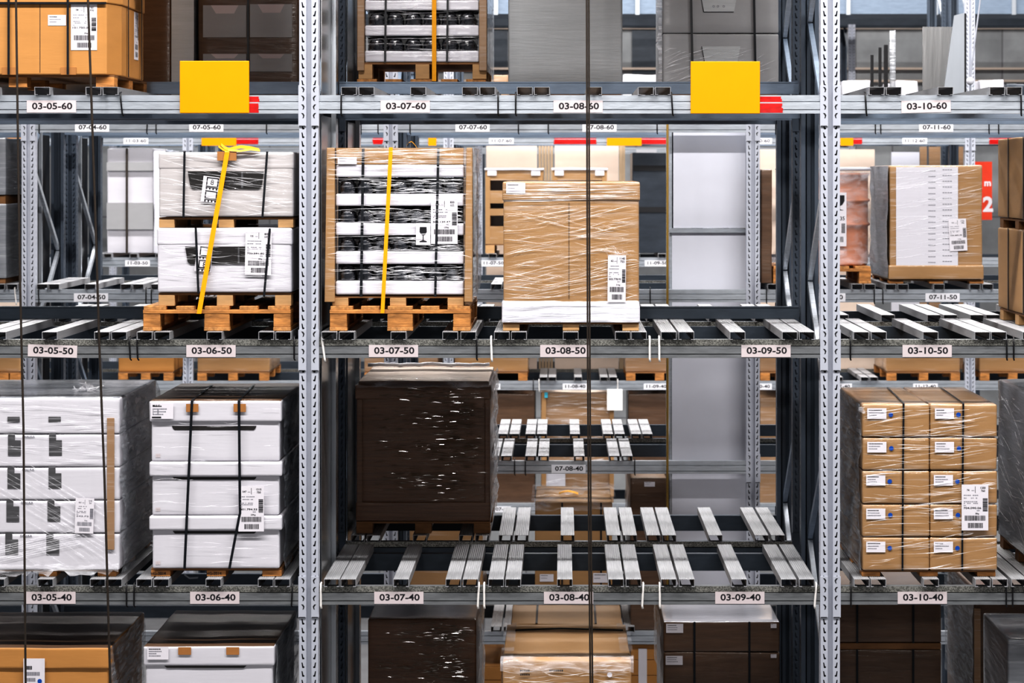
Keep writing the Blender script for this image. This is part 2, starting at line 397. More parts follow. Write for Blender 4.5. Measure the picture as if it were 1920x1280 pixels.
# ------------------------------------------------------------------ setting
def structure(name, mb, mats): return mb.build(name, mats, kind='structure')
structure('floor', MB().box(-16, 16, -30, 30, -.2, 0), ['concrete_floor'])
structure('ceiling', MB().box(-16, 16, -30, 30, HC + 7.0, HC + 7.2), ['ceiling_grey'])
structure('wall_back', MB().box(-16, 16, 26, 26.3, 0, HC + 7.0), ['wall_panels'])
structure('wall_left', MB().box(-16.3, -16, -30, 30, 0, HC + 7.0), ['wall_panels'])
structure('wall_right', MB().box(16, 16.3, -30, 30, 0, HC + 7.0), ['wall_panels'])
mb = MB()
for py, t, dd in ((49, 6, 0), (127, 4, 0), (150, 4, 0)):
    mb.box(-15.9, 15.9, 25.9, 25.995, Z(py + t, 26), Z(py, 26))
structure('trim_1', mb, ['beige'])
mb = MB().box(-15.9, 15.9, 23.6, 23.9, Z(51, 23.6), Z(27, 23.6)); structure('trim_2', mb, ['steel_dark_box']).name = 'trim_2'
# galvanised duct just under the ceiling
rt = root('ventilation_duct', 'large galvanised ventilation duct running along the far wall under the ceiling', 'duct', (0, 21.5, Z(26, 21)))
mb = MB().box(-15.9, 15.9, 21, 22, Z(26, 21), Z(-40, 21)); mb.build('duct_body', ['stop_steel'], rt)
for px in (930, 1195, 1590, 1754, 1900):
    x = X(px, 21); MB().box(x - .03, x + .03, 20.95, 21, Z(28, 21), Z(-40, 21)).build('duct_flange', ['sheet_bright'], rt)
for px in (1240, 1740):
    x = X(px, 21); MB().box(x - .02, x + .02, 21.4, 21.44, Z(-40, 21), HC + 7.0).build('hanger', ['sheet_bright'], rt)

# ------------------------------------------------------------------ racking
PITCH = 2.835
ROWS = {'A': dict(code='03', x0=-1.38, racks=((0., 1.1), (1.5, 2.6)), bays=(-1, 0, 1), levels=(70, 60, 50, 40, 30)),
        'B': dict(code='07', x0=-1.345, racks=((5.4, 6.5), (6.9, 8.0)), bays=(-2, -1, 0, 1), levels=(60, 50, 40, 30)),
        'C': dict(code='11', x0=-1.24, racks=((12.3, 13.4), (13.8, 14.9)), bays=(-2, -1, 0, 1, 2), levels=(60, 50, 40, 30))}
TEXTS = {('A', 60): [(97, '03-05-60', 0), (760, '03-07-60', 0), (1084, '03-08-60', 0), (1736, '03-10-60', .02)],
         ('A', 50): [(99, '03-05-50', -.03), (396, '03-06-50', 0), (738, '03-07-50', 0), (1059, '03-08-50', 0), (1436, '03-09-50', 0), (1738, '03-10-50', 0)],
         ('A', 40): [(96, '03-05-40', 0), (403, '03-06-40', 0), (748, '03-07-40', 0), (1066, '03-08-40', 0), (1387, '03-09-40', 0), (1729, '03-10-40', 0)],
         ('B', 60): [(173, '07-04-60', 0), (387, '07-05-60', 0), (886, '07-07-60', 0), (1124, '07-08-60', 0), (1755, '07-11-60', 0)],
         ('B', 50): [(171, '07-04-50', 0), (387, '07-05-50', 0), (1553, '07-10-50', 0), (1767, '07-11-50', 0)],
         ('B', 40): [(1066, '07-08-40', 0)],
         ('C', 60): [(255, '11-03-60', 0), (940, '11-07-60', 0), (1424, '11-10-60', 0), (1715, '11-12-60', 0)],
         ('C', 50): [(258, '11-03-50', 0), (925, '11-07-50', 0), (1232, '11-09-50', 0)],
         ('C', 40): [(915, '11-07-40', 0), (1078, '11-08-40', 0), (1230, '11-09-40', 0), (1424, '11-10-40', 0), (1574, '11-11-40', 0), (1735, '11-12-40', 0), (1908, '11-13-40', 0)],
         ('C', 30): [(935, '11-07-30', 0)]}
TIES = {('A', 60): [(226, 'b', .2), (640, 'b', 0), (934, 'b', 0), (967, 'b', 0), (1259, 'b', .1), (1622, 'b', .1), (1914, 'b', 0)],
        ('A', 50): [(243, 'b', .1), (257, 'b', .1), (552, 'b', 0), (604, 'w', .25), (894, 'b', 0), (921, 'w', .05), (1218, 'w', 0), (1236, 'w', 0), (1594, 'b', 0), (1887, 'b', 0), (1900, 'b', 0)],
        ('A', 40): [(238, 'b', 0), (252, 'b', 0), (549, 'b', -.1), (602, 'w', 0), (898, 'w', -.1), (908, 'w', 0), (1206, 'w', -.1), (1237, 'w', 0), (1530, 'w', -.15), (1595, 'b', 0), (1886, 'b', 0), (1898, 'b', 0)],
        ('B', 60): [(74, 'b', 0), (277, 'b', -.1), (293, 'b', 0), (500, 'b', 0), (709, 'b', 0), (769, 'b', 0), (972, 'b', 0), (1028, 'b', 0), (1232, 'b', 0), (1641, 'b', 0), (1651, 'b', 0), (1854, 'b', 0), (1872, 'b', 0)],
        ('B', 50): [(72, 'b', .1), (274, 'b', 0), (284, 'b', 0), (28, 'w', .2), (1219, 'b', 0), (1437, 'b', 0), (1639, 'b', 0), (1655, 'b', 0)],
        ('B', 40): [(965, 'b', 0), (985, 'b', 0), (1190, 'b', 0)],
        ('C', 40): [(1011, 'w', 0), (1158, 'w', 0), (1000, 'b', 0)]}
REDS = {('A', 60): [(464, 486, 337), (1424, 1466, 1295)],
        ('C', 60): [(443, 485, 0), (1040, 1118, 0), (1203, 1258, 0), (1600, 1616, 0), (1856, 1930, 0), (700, 718, 0)]}
def slot_ref(row, bay, lev):
    c = ROWS[row]['code']
    xs = ROWS[row]['x0'] + bay * PITCH, ROWS[row]['x0'] + (bay + 1) * PITCH
    Yf = ROWS[row]['racks'][0][0]
    for L2 in (lev, 60, 50, 40) if lev > 60 else (lev, 50, 60, 40):
        t = [t for px, t, _ in TEXTS.get((row, L2), []) if xs[0] < X(px, Yf) < xs[1]]
        if t:
            s = ' and '.join((t[0], t[-1])) if len(t) > 1 else t[0]
            if L2 == lev: return 'labelled ' + s
            k = (L2 - lev) // 10
            w = {1: 'one level', 2: 'two levels', 3: 'three levels', 4: 'four levels'}[abs(k)]
            return f"{w} {'below' if k > 0 else 'above'} the beam {t[0]}"
    return f"{ {60: 'upper', 50: 'middle', 40: 'lower', 30: 'lowest'}[lev] } level, far left of the { {'07': 'second', '11': 'third'}[c] } row"

# perforated post -------------------------------------------------------------
SP = .0472
def post_mesh():
    mb = MB(); zs0, zs1 = 3.4, HC + 2.35
    hole_l = [(-.0085, .0150), (-.0030, .0150), (.0015, -.0055), (.0080, -.0080), (.0060, -.0150), (-.0045, -.0150)]
    def strip(u0, u1, uc, sgn, fn, z0, z1, hole):
        n = int((z1 - z0) / SP)
        h = [(uc + sgn * a, b) for a, b in hole]
        outer = [(u0, -SP / 2), (u1, -SP / 2), (u1, SP / 2), (u0, SP / 2)]
        tris = tessellate_polygon([[Vector((a, b, 0)) for a, b in outer], [Vector((a, b, 0)) for a, b in h]])
        pts = outer + h
        for i in range(n):
            zc = z0 + SP * (i + .5)
            mb.add([fn(a, zc + b) for a, b in pts], [tuple(t) for t in tris])
        mb.add([fn(u0, z0 + n * SP), fn(u1, z0 + n * SP), fn(u1, z1), fn(u0, z1)], [(0, 1, 2, 3)])
        mb.add([fn(u0, 0), fn(u1, 0), fn(u1, z0), fn(u0, z0)], [(0, 1, 2, 3)])
    W, G = .052, .0145
    front = lambda a, z: (a, 0, z)
    strip(-W, -G, -.031, 1, front, zs0, zs1, hole_l); strip(G, W, .031, -1, front, zs0, zs1, hole_l)
    small = [(-.003, .009), (.003, .009), (.003, -.009), (-.003, -.009)]
    for sx in (-W, W):
        strip(0, .085, .04, 1, lambda a, z, sx=sx: (sx, a, z), zs0, zs1, small)
        s2 = math.copysign(W - .024, sx)
        mb.add([(sx, .085, 0), (s2, .085, 0), (s2, .085, zs1), (sx, .085, zs1)], [(0, 1, 2, 3)])
        g = math.copysign(G, sx)
        mb.add([(g, 0, 0), (g * .8, .024, 0), (g * .8, .024, zs1), (g, 0, zs1)], [(0, 1, 2, 3)])
    mb.add([(-G * .8, .024, 0), (G * .8, .024, 0), (G * .8, .024, zs1), (-G * .8, .024, zs1)], [(0, 1, 2, 3)])
    for g in (-1, 1): mb.add([(g * (G + .002), .012, 0), (g * (W - .002), .012, 0), (g * (W - .002), .012, zs1), (g * (G + .002), .012, zs1)], [(0, 1, 2, 3)], 1)  # dark strips stand in for the shaded hollow behind the slots
    me = bpy.data.meshes.new('post'); me.from_pydata(mb.v, [], mb.f); me.polygons.foreach_set('material_index', mb.m)
    return me
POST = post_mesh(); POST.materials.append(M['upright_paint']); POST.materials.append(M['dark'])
POST_D = POST.copy(); POST_D.materials.clear(); POST_D.materials.append(M['shaded_inner_steel']); POST_D.materials.append(M['dark'])  # shade-darkened copy for rear and back-rack posts
def make_frame(x, y0, y1, label, panel=False, dark=False):
    r = root('rack_upright', label, 'rack upright', (x, y0, 0))
    for k, (y, rz) in enumerate(((0, 0), (y1 - y0, math.pi))):
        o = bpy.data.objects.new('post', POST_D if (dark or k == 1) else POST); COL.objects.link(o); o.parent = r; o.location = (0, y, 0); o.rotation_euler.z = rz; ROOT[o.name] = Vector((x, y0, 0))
        MB().box(x - .07, x + .07, y0 + y - (.02 if k == 0 else .1), y0 + y + (.1 if k == 0 else .02), 0, .008).build('base_plate', ['shaded_inner_steel'], r)
    z = HC - 4.4; a, b = y0 + .07, y1 - .07; k = 0
    while z < HC + 2.0:
        for kk in ((0,),):
            p, q = ((a, z), (b, z + .72)) if k % 2 == 0 else ((b, z), (a, z + .72))
            mb = MB(); t = Vector((0, q[0] - p[0], q[1] - p[1])).normalized(); nn = Vector((0, -t.z, t.y)) * .021
            P, Q = Vector((0, *p)), Vector((0, *q))
            c = [P - nn, Q - nn, Q + nn, P + nn]
            mb.hexa([(x - .012, v.y, v.z) for v in c] + [(x + .016, v.y, v.z) for v in c])
            mb.build('brace', ['galv_beam' if k % 3 else 'stop_steel'], r)
        z += .76; k += 1
    if panel:
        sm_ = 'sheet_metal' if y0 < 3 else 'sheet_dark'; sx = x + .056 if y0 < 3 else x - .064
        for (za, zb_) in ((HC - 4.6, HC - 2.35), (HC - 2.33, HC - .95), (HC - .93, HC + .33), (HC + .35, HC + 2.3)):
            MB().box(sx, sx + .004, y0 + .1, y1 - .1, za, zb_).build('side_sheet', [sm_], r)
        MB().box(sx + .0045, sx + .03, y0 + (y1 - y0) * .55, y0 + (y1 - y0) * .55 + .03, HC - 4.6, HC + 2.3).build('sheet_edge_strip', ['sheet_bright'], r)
    return r
FR_WORD = {'A': {-1: 'far left end of row 03, beyond 03-05-50', 0: 'tall and perforated, left of label 03-07-50', 1: 'tall and perforated, right of label 03-09-50', 2: 'beyond the right end of label 03-10-50'},
           'B': {-2: 'row 07 at its left end outside label 07-04-50', -1: 'row 07 left of label 07-04-50', 0: 'row 07 left of label 07-07-60', 1: 'row 07 right of the tall white column', 2: 'row 07 right of label 07-11-50'},
           'C': {-2: 'row 11 far left of label 11-03-50', -1: 'row 11 just right of label 11-03-60', 0: 'row 11 left of label 11-07-60', 1: 'row 11 left of label 11-10-60', 2: 'row 11 right of label 11-12-60', 3: 'row 11 right of label 11-13-40'}}
for rk, cfg in ROWS.items():
    for ri, (y0, y1) in enumerate(cfg['racks']):
        for b in list(cfg['bays']) + [cfg['bays'][-1] + 1]:
            x = cfg['x0'] + b * PITCH
            lab = ('grey steel upright frame, ' if ri == 0 else 'shaded back-rack upright frame, ') + FR_WORD[rk][b]
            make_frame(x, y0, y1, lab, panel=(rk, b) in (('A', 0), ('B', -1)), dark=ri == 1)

# beams -----------------------------------------------------------------------
PROF = [(0, 0), (0, -.033), (.014, -.0342), (.014, -.0368), (-.005, -.038), (-.005, -.077), (.012, -.0785), (.012, -.0805), (-.005, -.082), (-.005, -.100), (.045, -.100), (.045, 0)]
PM = [1, 0, 0, 0, 0, 0, 0, 0, 0, 0, 0, 0]
def make_beam(row, ri, fr, bay, lev):
    cfg = ROWS[row]; y0, y1 = cfg['racks'][ri]
    xl = cfg['x0'] + bay * PITCH; xr = xl + PITCH; zt = ZB[lev]
    Y = y0 + .002 if fr else y1 - .002
    sg = 1 if fr else -1
    ref = slot_ref(row, bay, lev)
    what = [['galvanised front beam ' , 'rear beam of the front rack behind beam '], ['near beam of the back rack behind beam ', 'far beam of the back rack behind beam ']][ri][0 if fr else 1]
    r = root('rack_beam', (what + ref).replace('beam labelled', 'beam labelled').replace('beam one', 'beam, one').replace('beam two', 'beam, two').replace('beam three', 'beam, three').replace('behind beam', 'behind beam'), 'rack beam', ((xl + xr) / 2, Y, zt - .1))
    r['_key'] = 1; del r['_key']
    mb = MB(); prof = [(Y + sg * a, zt + b) for a, b in PROF]
    if not fr: prof = prof[::-1]; pm = [PM[i] for i in (10, 9, 8, 7, 6, 5, 4, 3, 2, 1, 0, 11)]
    else: pm = PM
    mb.prism_x(prof, xl + .0525, xr - .0525, 0, pm)
    main = (row == 'A' and ri == 0 and fr)
    bm = ('dull_beam', 'dull_spangle') if (main and lev in (50, 40)) else ('galv_beam', 'galv_beam') if (fr and ri == 0) else ('stop_steel', 'stop_steel') if lev >= 60 else ('shaded_blue_steel', 'dull_spangle')  # rear beams take darker steel that stands for rack shade
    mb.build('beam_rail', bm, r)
    for side in (0, 1):
        xa, xb = ((xl + .0135, xl + .056) if side == 0 else (xr - .056, xr - .0135))
        mb = MB(); ya, yb = (Y - .0075, Y - .0028) if fr else (Y + .0028, Y + .0075)
        mb.box(xa, xb, min(ya, yb), max(ya, yb), zt - .168, zt + .054)
        if fr and ri == 0:
            s = 1 if side == 0 else -1; xc = xl + .031 if side == 0 else xr - .031
            for k in range(4):
                zc = zt + .030 - k * SP; yy = Y - .0081
                pts = [(.010, .0145), (-.001, .0135), (-.0085, .002), (-.0045, -.012), (.0025, -.0155), (-.001, -.003), (.0015, .004)]
                pp = [(xc + s * a, yy, zc + b) for a, b in pts]
                mb.add(pp, [tuple(range(7)) if s < 0 else tuple(range(7))[::-1]], 1)  # dark polygons stand for the shaded hook holes
            mb.box(xa + .004, xb - .006, yy, yy + .001, zt - .1705, zt - .166, 1)
        mb.build('end_connector', ['upright_paint' if ri == 0 and fr else 'shaded_inner_steel', 'dark'], r)
    if ri == 0 and fr:
        for px, t, tilt in TEXTS.get((row, lev), []):
            xx = X(px, Y)
            if not xl < xx < xr: continue
            mb = MB(); w, h = .268, .066; zc = zt - .062
            st = Stick(mb, (xx, Y - .0062, zc), (math.cos(tilt), 0, math.sin(tilt)), (-math.sin(tilt), 0, math.cos(tilt)))
            st.slab(-w / 2, w / 2, -h / 2, h / 2, 0, .0012, 0); st.text(t, 0.004, .003, .036, 1, .0018, width=.218, bold=.02)
            o = mb.build('location_label', ['label_paper' if row == 'A' else 'label_white', 'ink'], r); o['label'] = 'white label reading ' + t
        for px, c, sl in TIES.get((row, lev), []):
            xx = X(px, Y)
            if not xl < xx < xr: continue
            mb = MB(); w = .0042 if c == 'b' else .006
            ex = sl * .06
            pts = [(xx, Y + .02, zt + .016), (xx, Y - .008, zt + .014), (xx + ex * .3, Y - .012, zt - .03), (xx + ex, Y - .012, zt - .104), (xx + ex + .004, Y - .002, zt - .112)]
            if c == 'w': pts[-1] = (xx + ex + .003, Y - .014, zt - .120)
            mb.tube(pts, w, 6); mb.build('cable_tie', ['black_tie' if c == 'b' else 'white_tie'], r)['label'] = 'black cable tie' if c == 'b' else 'white cable tie'
        for pa, pb, _ in REDS.get((row, lev), []):
            xa, xb = X(pa, Y), X(pb, Y)
            if not xl < (xa + xb) / 2 < xr: continue
            rr = random.Random(int(pa)); mb = MB()
            for k in range(7):
                z1 = zt - .008 - k * .0125; e = .012 * rr.random()
                off = .0008 if z1 < zt - .036 else -.0042
                mb.box(xa - e, xb + e - .006, Y - .0055 - off - .0008, Y - .0045 - off, z1 - .0125, z1)
            mb.build('red_marking', ['red_tape'], r)['label'] = 'red paint patch on the beam'
    return r
for rk, cfg in ROWS.items():
    for ri in range(len(cfg['racks'])):
        for bay in cfg['bays']:
            for lev in cfg['levels']:
                if lev == 70 and (ri == 1 or bay == 1): continue  # unseen top level, added to carry the shading cartons
                if rk == 'C' and ri == 1 and lev != 40: continue
                for fr in (True, False): make_beam(rk, ri, fr, bay, lev)
ROWS['B']['levels'] += (20,)
make_beam('B', 0, True, 0, 20); make_beam('B', 0, False, 0, 20)

# one more rack far behind: only its top beam shows under the row 11 beams
for x in (-7.0, -1.3, 4.5): make_frame(x, 22.9, 24.0, {-7.0: 'left', -1.3: 'middle', 4.5: 'right'}[x] + ' upright frame of the farthest rack, behind row 11')
for k, (xa, xb) in enumerate(((-7.0, -1.3), (-1.3, 4.5))):
    r = root('rack_beam', f'pale top beam of the farthest rack, {"left" if k == 0 else "right"} half, under the row 11 beam', 'rack beam', ((xa + xb) / 2, 22.9, ZB[60] - .1))
    mb = MB(); mb.prism_x([(22.902 + a, ZB[60] + b) for a, b in PROF], xa + .0525, xb - .0525, 0); mb.build('beam_rail', ['galv_beam'], r)
    for px in (965, 1091, 1212, 1462):
        xx = X(px, 22.9)
        if xa < xx < xb: MB().box(xx - .16, xx + .16, 22.892, 22.896, ZB[60] - .095, ZB[60] - .03).build('location_label', ['label_white'], r)
# support bars ----------------------------------------------------------------
BL = 1.16
def bar_mesh():
    mb = MB(); w, h, t = .042, .0435, .0028
    prof = [(-w, 0), (-w + .016, 0), (-w + .016, t), (-w + t, t), (-w + t, h - t), (w - t, h - t), (w - t, t), (w - .016, t), (w - .016, 0), (w, 0), (w, h)]
    top = []
    for i in range(15):                                    # fine ribs along the top
        x = w - (i + .5) * 2 * w / 15
        top += [(x + .0016, h - (.0 if i % 2 else .0012)), (x - .0016, h - (.0 if i % 2 else .0012))]
    prof = prof + top + [(-w, h)]
    n = len(prof)
    vs = [(x, 0, z) for x, z in prof] + [(x, BL, z) for x, z in prof]
    fs = [(i, i + n, (i + 1) % n + n, (i + 1) % n) for i in range(n)]
    mb.add(vs, fs)
    tris = tessellate_polygon([[Vector((a, b, 0)) for a, b in prof]])
    mb.add(vs[:n], [tuple(t_) for t_ in tris]); mb.add(vs[n:], [tuple(t_)[::-1] for t_ in tris])
    me = bpy.data.meshes.new('bar'); me.from_pydata(mb.v, [], mb.f); me.materials.append(M['galv_bar']); return me
BAR = bar_mesh()
ORD = ['leftmost of five', 'second of five', 'middle one of five', 'fourth of five', 'rightmost of five']
def put_bar(x, Y, lev, label, group):
    o = bpy.data.objects.new('support_bar', BAR); COL.objects.link(o)
    o.location = (x, Y, ZB[lev] + .0003); tag(o, label, 'support bar', group)
STD = (-.377, -.281, 0, .281, .38)
def slot_bars(row, ri, lev, slot, pxs=None, xc=None, Yb=None, ids=range(5)):
    Y0 = ROWS[row]['racks'][ri][0]; Yb = Y0 - .028 if Yb is None else Yb
    name = f"{ROWS[row]['code']}-{slot:02d}-{lev}"
    for i in ids:
        x = X(pxs[i], Yb) if pxs else xc + STD[i]
        place = f'on the beam at slot {name}' if ri == 0 else f'on the back rack behind slot {name}'
        put_bar(x, Yb, lev, f'galvanised pallet support bar, {ORD[i]} {place}', f'support bars at slot {name}' + (' in the back rack' if ri else ''))
A = 'A'
slot_bars(A, 0, 60, 5, [-49, -17, 79, 175, 207]); slot_bars(A, 0, 60, 7, [654, 687, 784, 881, 914]); slot_bars(A, 0, 60, 8, [984, 1016, 1114, 1211, 1243])
slot_bars(A, 0, 60, 10, [1644, 1676, 1773, 1870, 1902])
slot_bars(A, 0, 50, 5, [-36, -3, 93, 191, 223]); slot_bars(A, 0, 50, 6, [271, 304, 402, 499, 531])
slot_bars(A, 0, 50, 7, [617, 650, 747, 844, 878]); slot_bars(A, 0, 50, 8, [941, 973, 1070, 1168, 1198]); slot_bars(A, 0, 50, 9, [1254, 1287, 1383, 1481, 1513])
slot_bars(A, 0, 50, 10, [1615, 1648, 1745, 1842, 1873]); slot_bars(A, 0, 50, 11, [1932, 1964, 2060, 2156, 2188], ids=(0, 1))
slot_bars(A, 0, 40, 5, [-38, -6, 85, 183, 214]); slot_bars(A, 0, 40, 6, [270, 302, 400, 498, 529])
slot_bars(A, 0, 40, 7, [622, 653, 752, 850, 882]); slot_bars(A, 0, 40, 8, [930, 962, 1059, 1155, 1188]); slot_bars(A, 0, 40, 9, [1254, 1288, 1386, 1479, 1513])
slot_bars(A, 0, 40, 10, [1616, 1647, 1746, 1843, 1875]); slot_bars(A, 0, 40, 11, [1911, 1943, 2040, 2136, 2168], ids=(0, 1))
for s, xc in ((5, -2.75), (6, -1.86), (7, -.87), (8, .03), (9, .93), (10, 1.98), (11, 2.9)): slot_bars(A, 1, 50, s, xc=xc)
for s, xc in ((7, -.87), (8, .03), (9, .93)): slot_bars(A, 1, 40, s, xc=xc)
slot_bars('B', 0, 50, 4, [79, 101, 169, 236, 259]); slot_bars('B', 0, 50, 5, [293, 315, 383, 451, 473])
for s, xc in ((7, -.80), (8, .129), (10, 2.02), (11, 2.94)): slot_bars('B', 0, 50, s, xc=xc)
slot_bars('B', 0, 40, 7, xc=-.82); slot_bars('B', 0, 40, 8, [995, 1019, 1086, 1152, 1176])
for s, xc in ((7, -.79), (8, .104), (9, 1.0)): slot_bars('B', 1, 40, s, xc=xc)
slot_bars('B', 0, 30, 7, xc=-.80); slot_bars('B', 0, 30, 8, xc=.14)
slot_bars('B', 0, 50, 3, xc=-4.68, ids=(2, 3, 4))
for s, xc, L2 in ((8, .168, 40), (11, 3.0, 40), (3, -4.66, 50), (7, -.76, 50), (8, .168, 50), (9, 1.08, 50)): slot_bars('C', 0, L2, s, xc=xc)

# pallet stops at the back of the front rack
def stop(x0, x1, lev, label, slope=0.):
    z = ZT[lev] + .001
    mb = MB(); y0, y1 = 1.075, 1.125
    mb.hexa([(x0, y0, z), (x1, y0, z), (x1, y1, z), (x0, y1, z), (x0, y0, z + .072), (x1, y0, z + .072), (x1, y1, z + .072), (x0, y1, z + .072)])
    mb.box(x0, x1, y0 - .004, y0, z + .066, z + .072)
    tag(mb.build('pallet_stop', ['stop_steel' if lev == 60 else 'shaded_blue_steel']), label, 'pallet stop')
stop(-1.38 + .06, 1.455 - .06, 60, 'pale blue-grey steel pallet stop bar behind labels 03-07-60 and 03-08-60')
stop(-4.1, -1.38 - .06, 60, 'steel pallet stop bar behind the tan carton on 03-05-60')
stop(-1.38 + .06, 1.455 - .06, 50, 'dark steel pallet stop bar behind the bars of 03-09-50')
stop(-4.1, -1.38 - .06, 50, 'dark steel pallet stop bar behind the bars of 03-05-50')

# ------------------------------------------------------------------ pallets
def euro(x0, x1, y0, y1, z0, label, mt='wood_orange', group=None, h=.134):
    r = root('euro_pallet', label, 'pallet', ((x0 + x1) / 2, (y0 + y1) / 2, z0), group)
    k = h / .134; t = .02 * k; bw = .095; w = x1 - x0; rr = random.Random(int(abs(x0 * 1000)))
    side = 'wood_side' if mt == 'wood_orange' else mt
    cols = [(x0, x0 + bw), ((x0 + x1) / 2 - .07, (x0 + x1) / 2 + .07), (x1 - bw, x1)]
    for a, b in cols: MB().box(a, b, y0, y1, z0, z0 + t).build('bottom_board', [side], r, bevel=.002)
    ys = [(y0, y0 + .14), ((y0 + y1) / 2 - .07, (y0 + y1) / 2 + .07), (y1 - .14, y1)]
    for a, b in cols:
        for c, d in ys: MB().box(a + .001, b - .001, c + .002, d - .002, z0 + t, z0 + h - 2 * t).build('block', [mt], r, bevel=.003)
    for c, d in ys: MB().box(x0, x1, c, d, z0 + h - 2 * t, z0 + h - t).build('cross_board', [mt], r, bevel=.002)
    ws = [.125, .1, .135, .1, .125]; g = (w - sum(ws)) / 4; x = x0
    for i, q in enumerate(ws):
        MB().box(x + (.004 if i == 0 else 0), x + q - (.004 if i == 4 else 0), y0 + rr.uniform(0, .006), y1, z0 + h - t, z0 + h).build('deck_board', [side], r, bevel=.002); x += q + g
    return r
def skid(x0, x1, y0, y1, z0, z1, label, mt='wood_tan', bw=.088, group=None, offs=(0, 0, 0), stamp=None):
    r = root('block_pallet', label, 'pallet', ((x0 + x1) / 2, (y0 + y1) / 2, z0), group)
    t = min(.012, (z1 - z0) * .25); xm = (x0 + x1) / 2
    cols = [(x0, x0 + bw), (xm - bw / 2, xm + bw / 2), (x1 - bw, x1)]
    for i, (a, b) in enumerate(cols):
        for j, (c, d) in enumerate(((y0, y0 + .1), ((y0 + y1) / 2 - .05, (y0 + y1) / 2 + .05), (y1 - .1, y1))):
            o = MB().box(a, b, c, d, z0, z1 - t).build('block', [mt], r, bevel=.002)
            if stamp and j == 0 and i < 2:
                mb = MB(); st = Stick(mb, (a + .04, c - .0006, (z0 + z1 - t) / 2)); st.text(stamp, 0, 0, .016, 0); q = mb.build('stamp', ['ink'], o)
                q.location = (0, 0, 0); 
    MB().box(x0, x1, y0 + .004, y1, z1 - t, z1).build('deck', ['wood_dark'], r)
    return r

# ------------------------------------------------------------------ shared load helpers
def lidbox(name, label, px0, px1, py0, py1, Y, depth, mbody, mlid=None, lid_px=0, over=2, mtop=None, seed=0, amp=.004, n=14, cat='carton', bulge=.0, group=None):
    """a carton by its front rectangle in the picture; optional overhanging lid of lid_px height"""
    x0, x1, z0, z1 = X(px0, Y), X(px1, Y), Z(py1, Y), Z(py0, Y)
    r = root(name, label, cat, ((x0 + x1) / 2, Y + depth / 2, z0), group)
    s = (D0 + Y) / F
    if lid_px:
        zl = z1 - lid_px * s; ov = over * s
        mb = MB(); mb.soft(x0, x1, Y, Y + depth, z0, z1 - .006, 0, amp, 3., seed, n, bulge); mb.build('carton_body', [mbody], r)
        mb = MB(); mb.soft(x0 - ov, x1 + ov, Y - ov, Y + depth + ov, zl, z1, 0, amp * .8, 4., seed + 1, n, 0, mtop=1 if mtop else None)
        mb.build('lid', [mlid or mbody] + ([mtop] if mtop else []), r)
    else:
        mb = MB(); mb.soft(x0, x1, Y, Y + depth, z0, z1, 0, amp, 3., seed, n, bulge, mtop=1 if mtop else None); mb.build('carton_body', [mbody] + ([mtop] if mtop else []), r)
    return r
def solo(name, label, cat, px0, px1, py0, py1, Y, depth, mt, amp=.004, seed=0, n=10, bulge=0, mtop=None, group=None):
    mb = MB(); mb.soft(X(px0, Y), X(px1, Y), Y, Y + depth, Z(py1, Y), Z(py0, Y), 0, amp, 3., seed, n, bulge, mtop=1 if mtop else None)
    return tag(mb.build(name, [mt] + ([mtop] if mtop else [])), label, cat, group)
def band(label, pts, w, mt='black_strap', wdir=(1, 0, 0), name='strapping_band'):
    mb = MB(); wd = Vector(wdir).normalized() * (w / 2); pts = [Vector(p) for p in pts]
    mb.ribbon(pts, w, wdir)
    o = mb.build(name, [mt]); sm = o.modifiers.new('thick', 'SOLIDIFY'); sm.thickness = .0012; sm.offset = 0
    return tag(o, label, 'strap')
def front_pts(pxt, pyt, pxb, pyb, Y, n=6, wob=.0, seed=0):
    rr = random.Random(seed); out = []
    for i in range(n + 1):
        t = i / n; out.append((X(pxt + (pxb - pxt) * t, Y) + rr.uniform(-wob, wob), Y, Z(pyt + (pyb - pyt) * t, Y)))
    return out

Y1 = .03
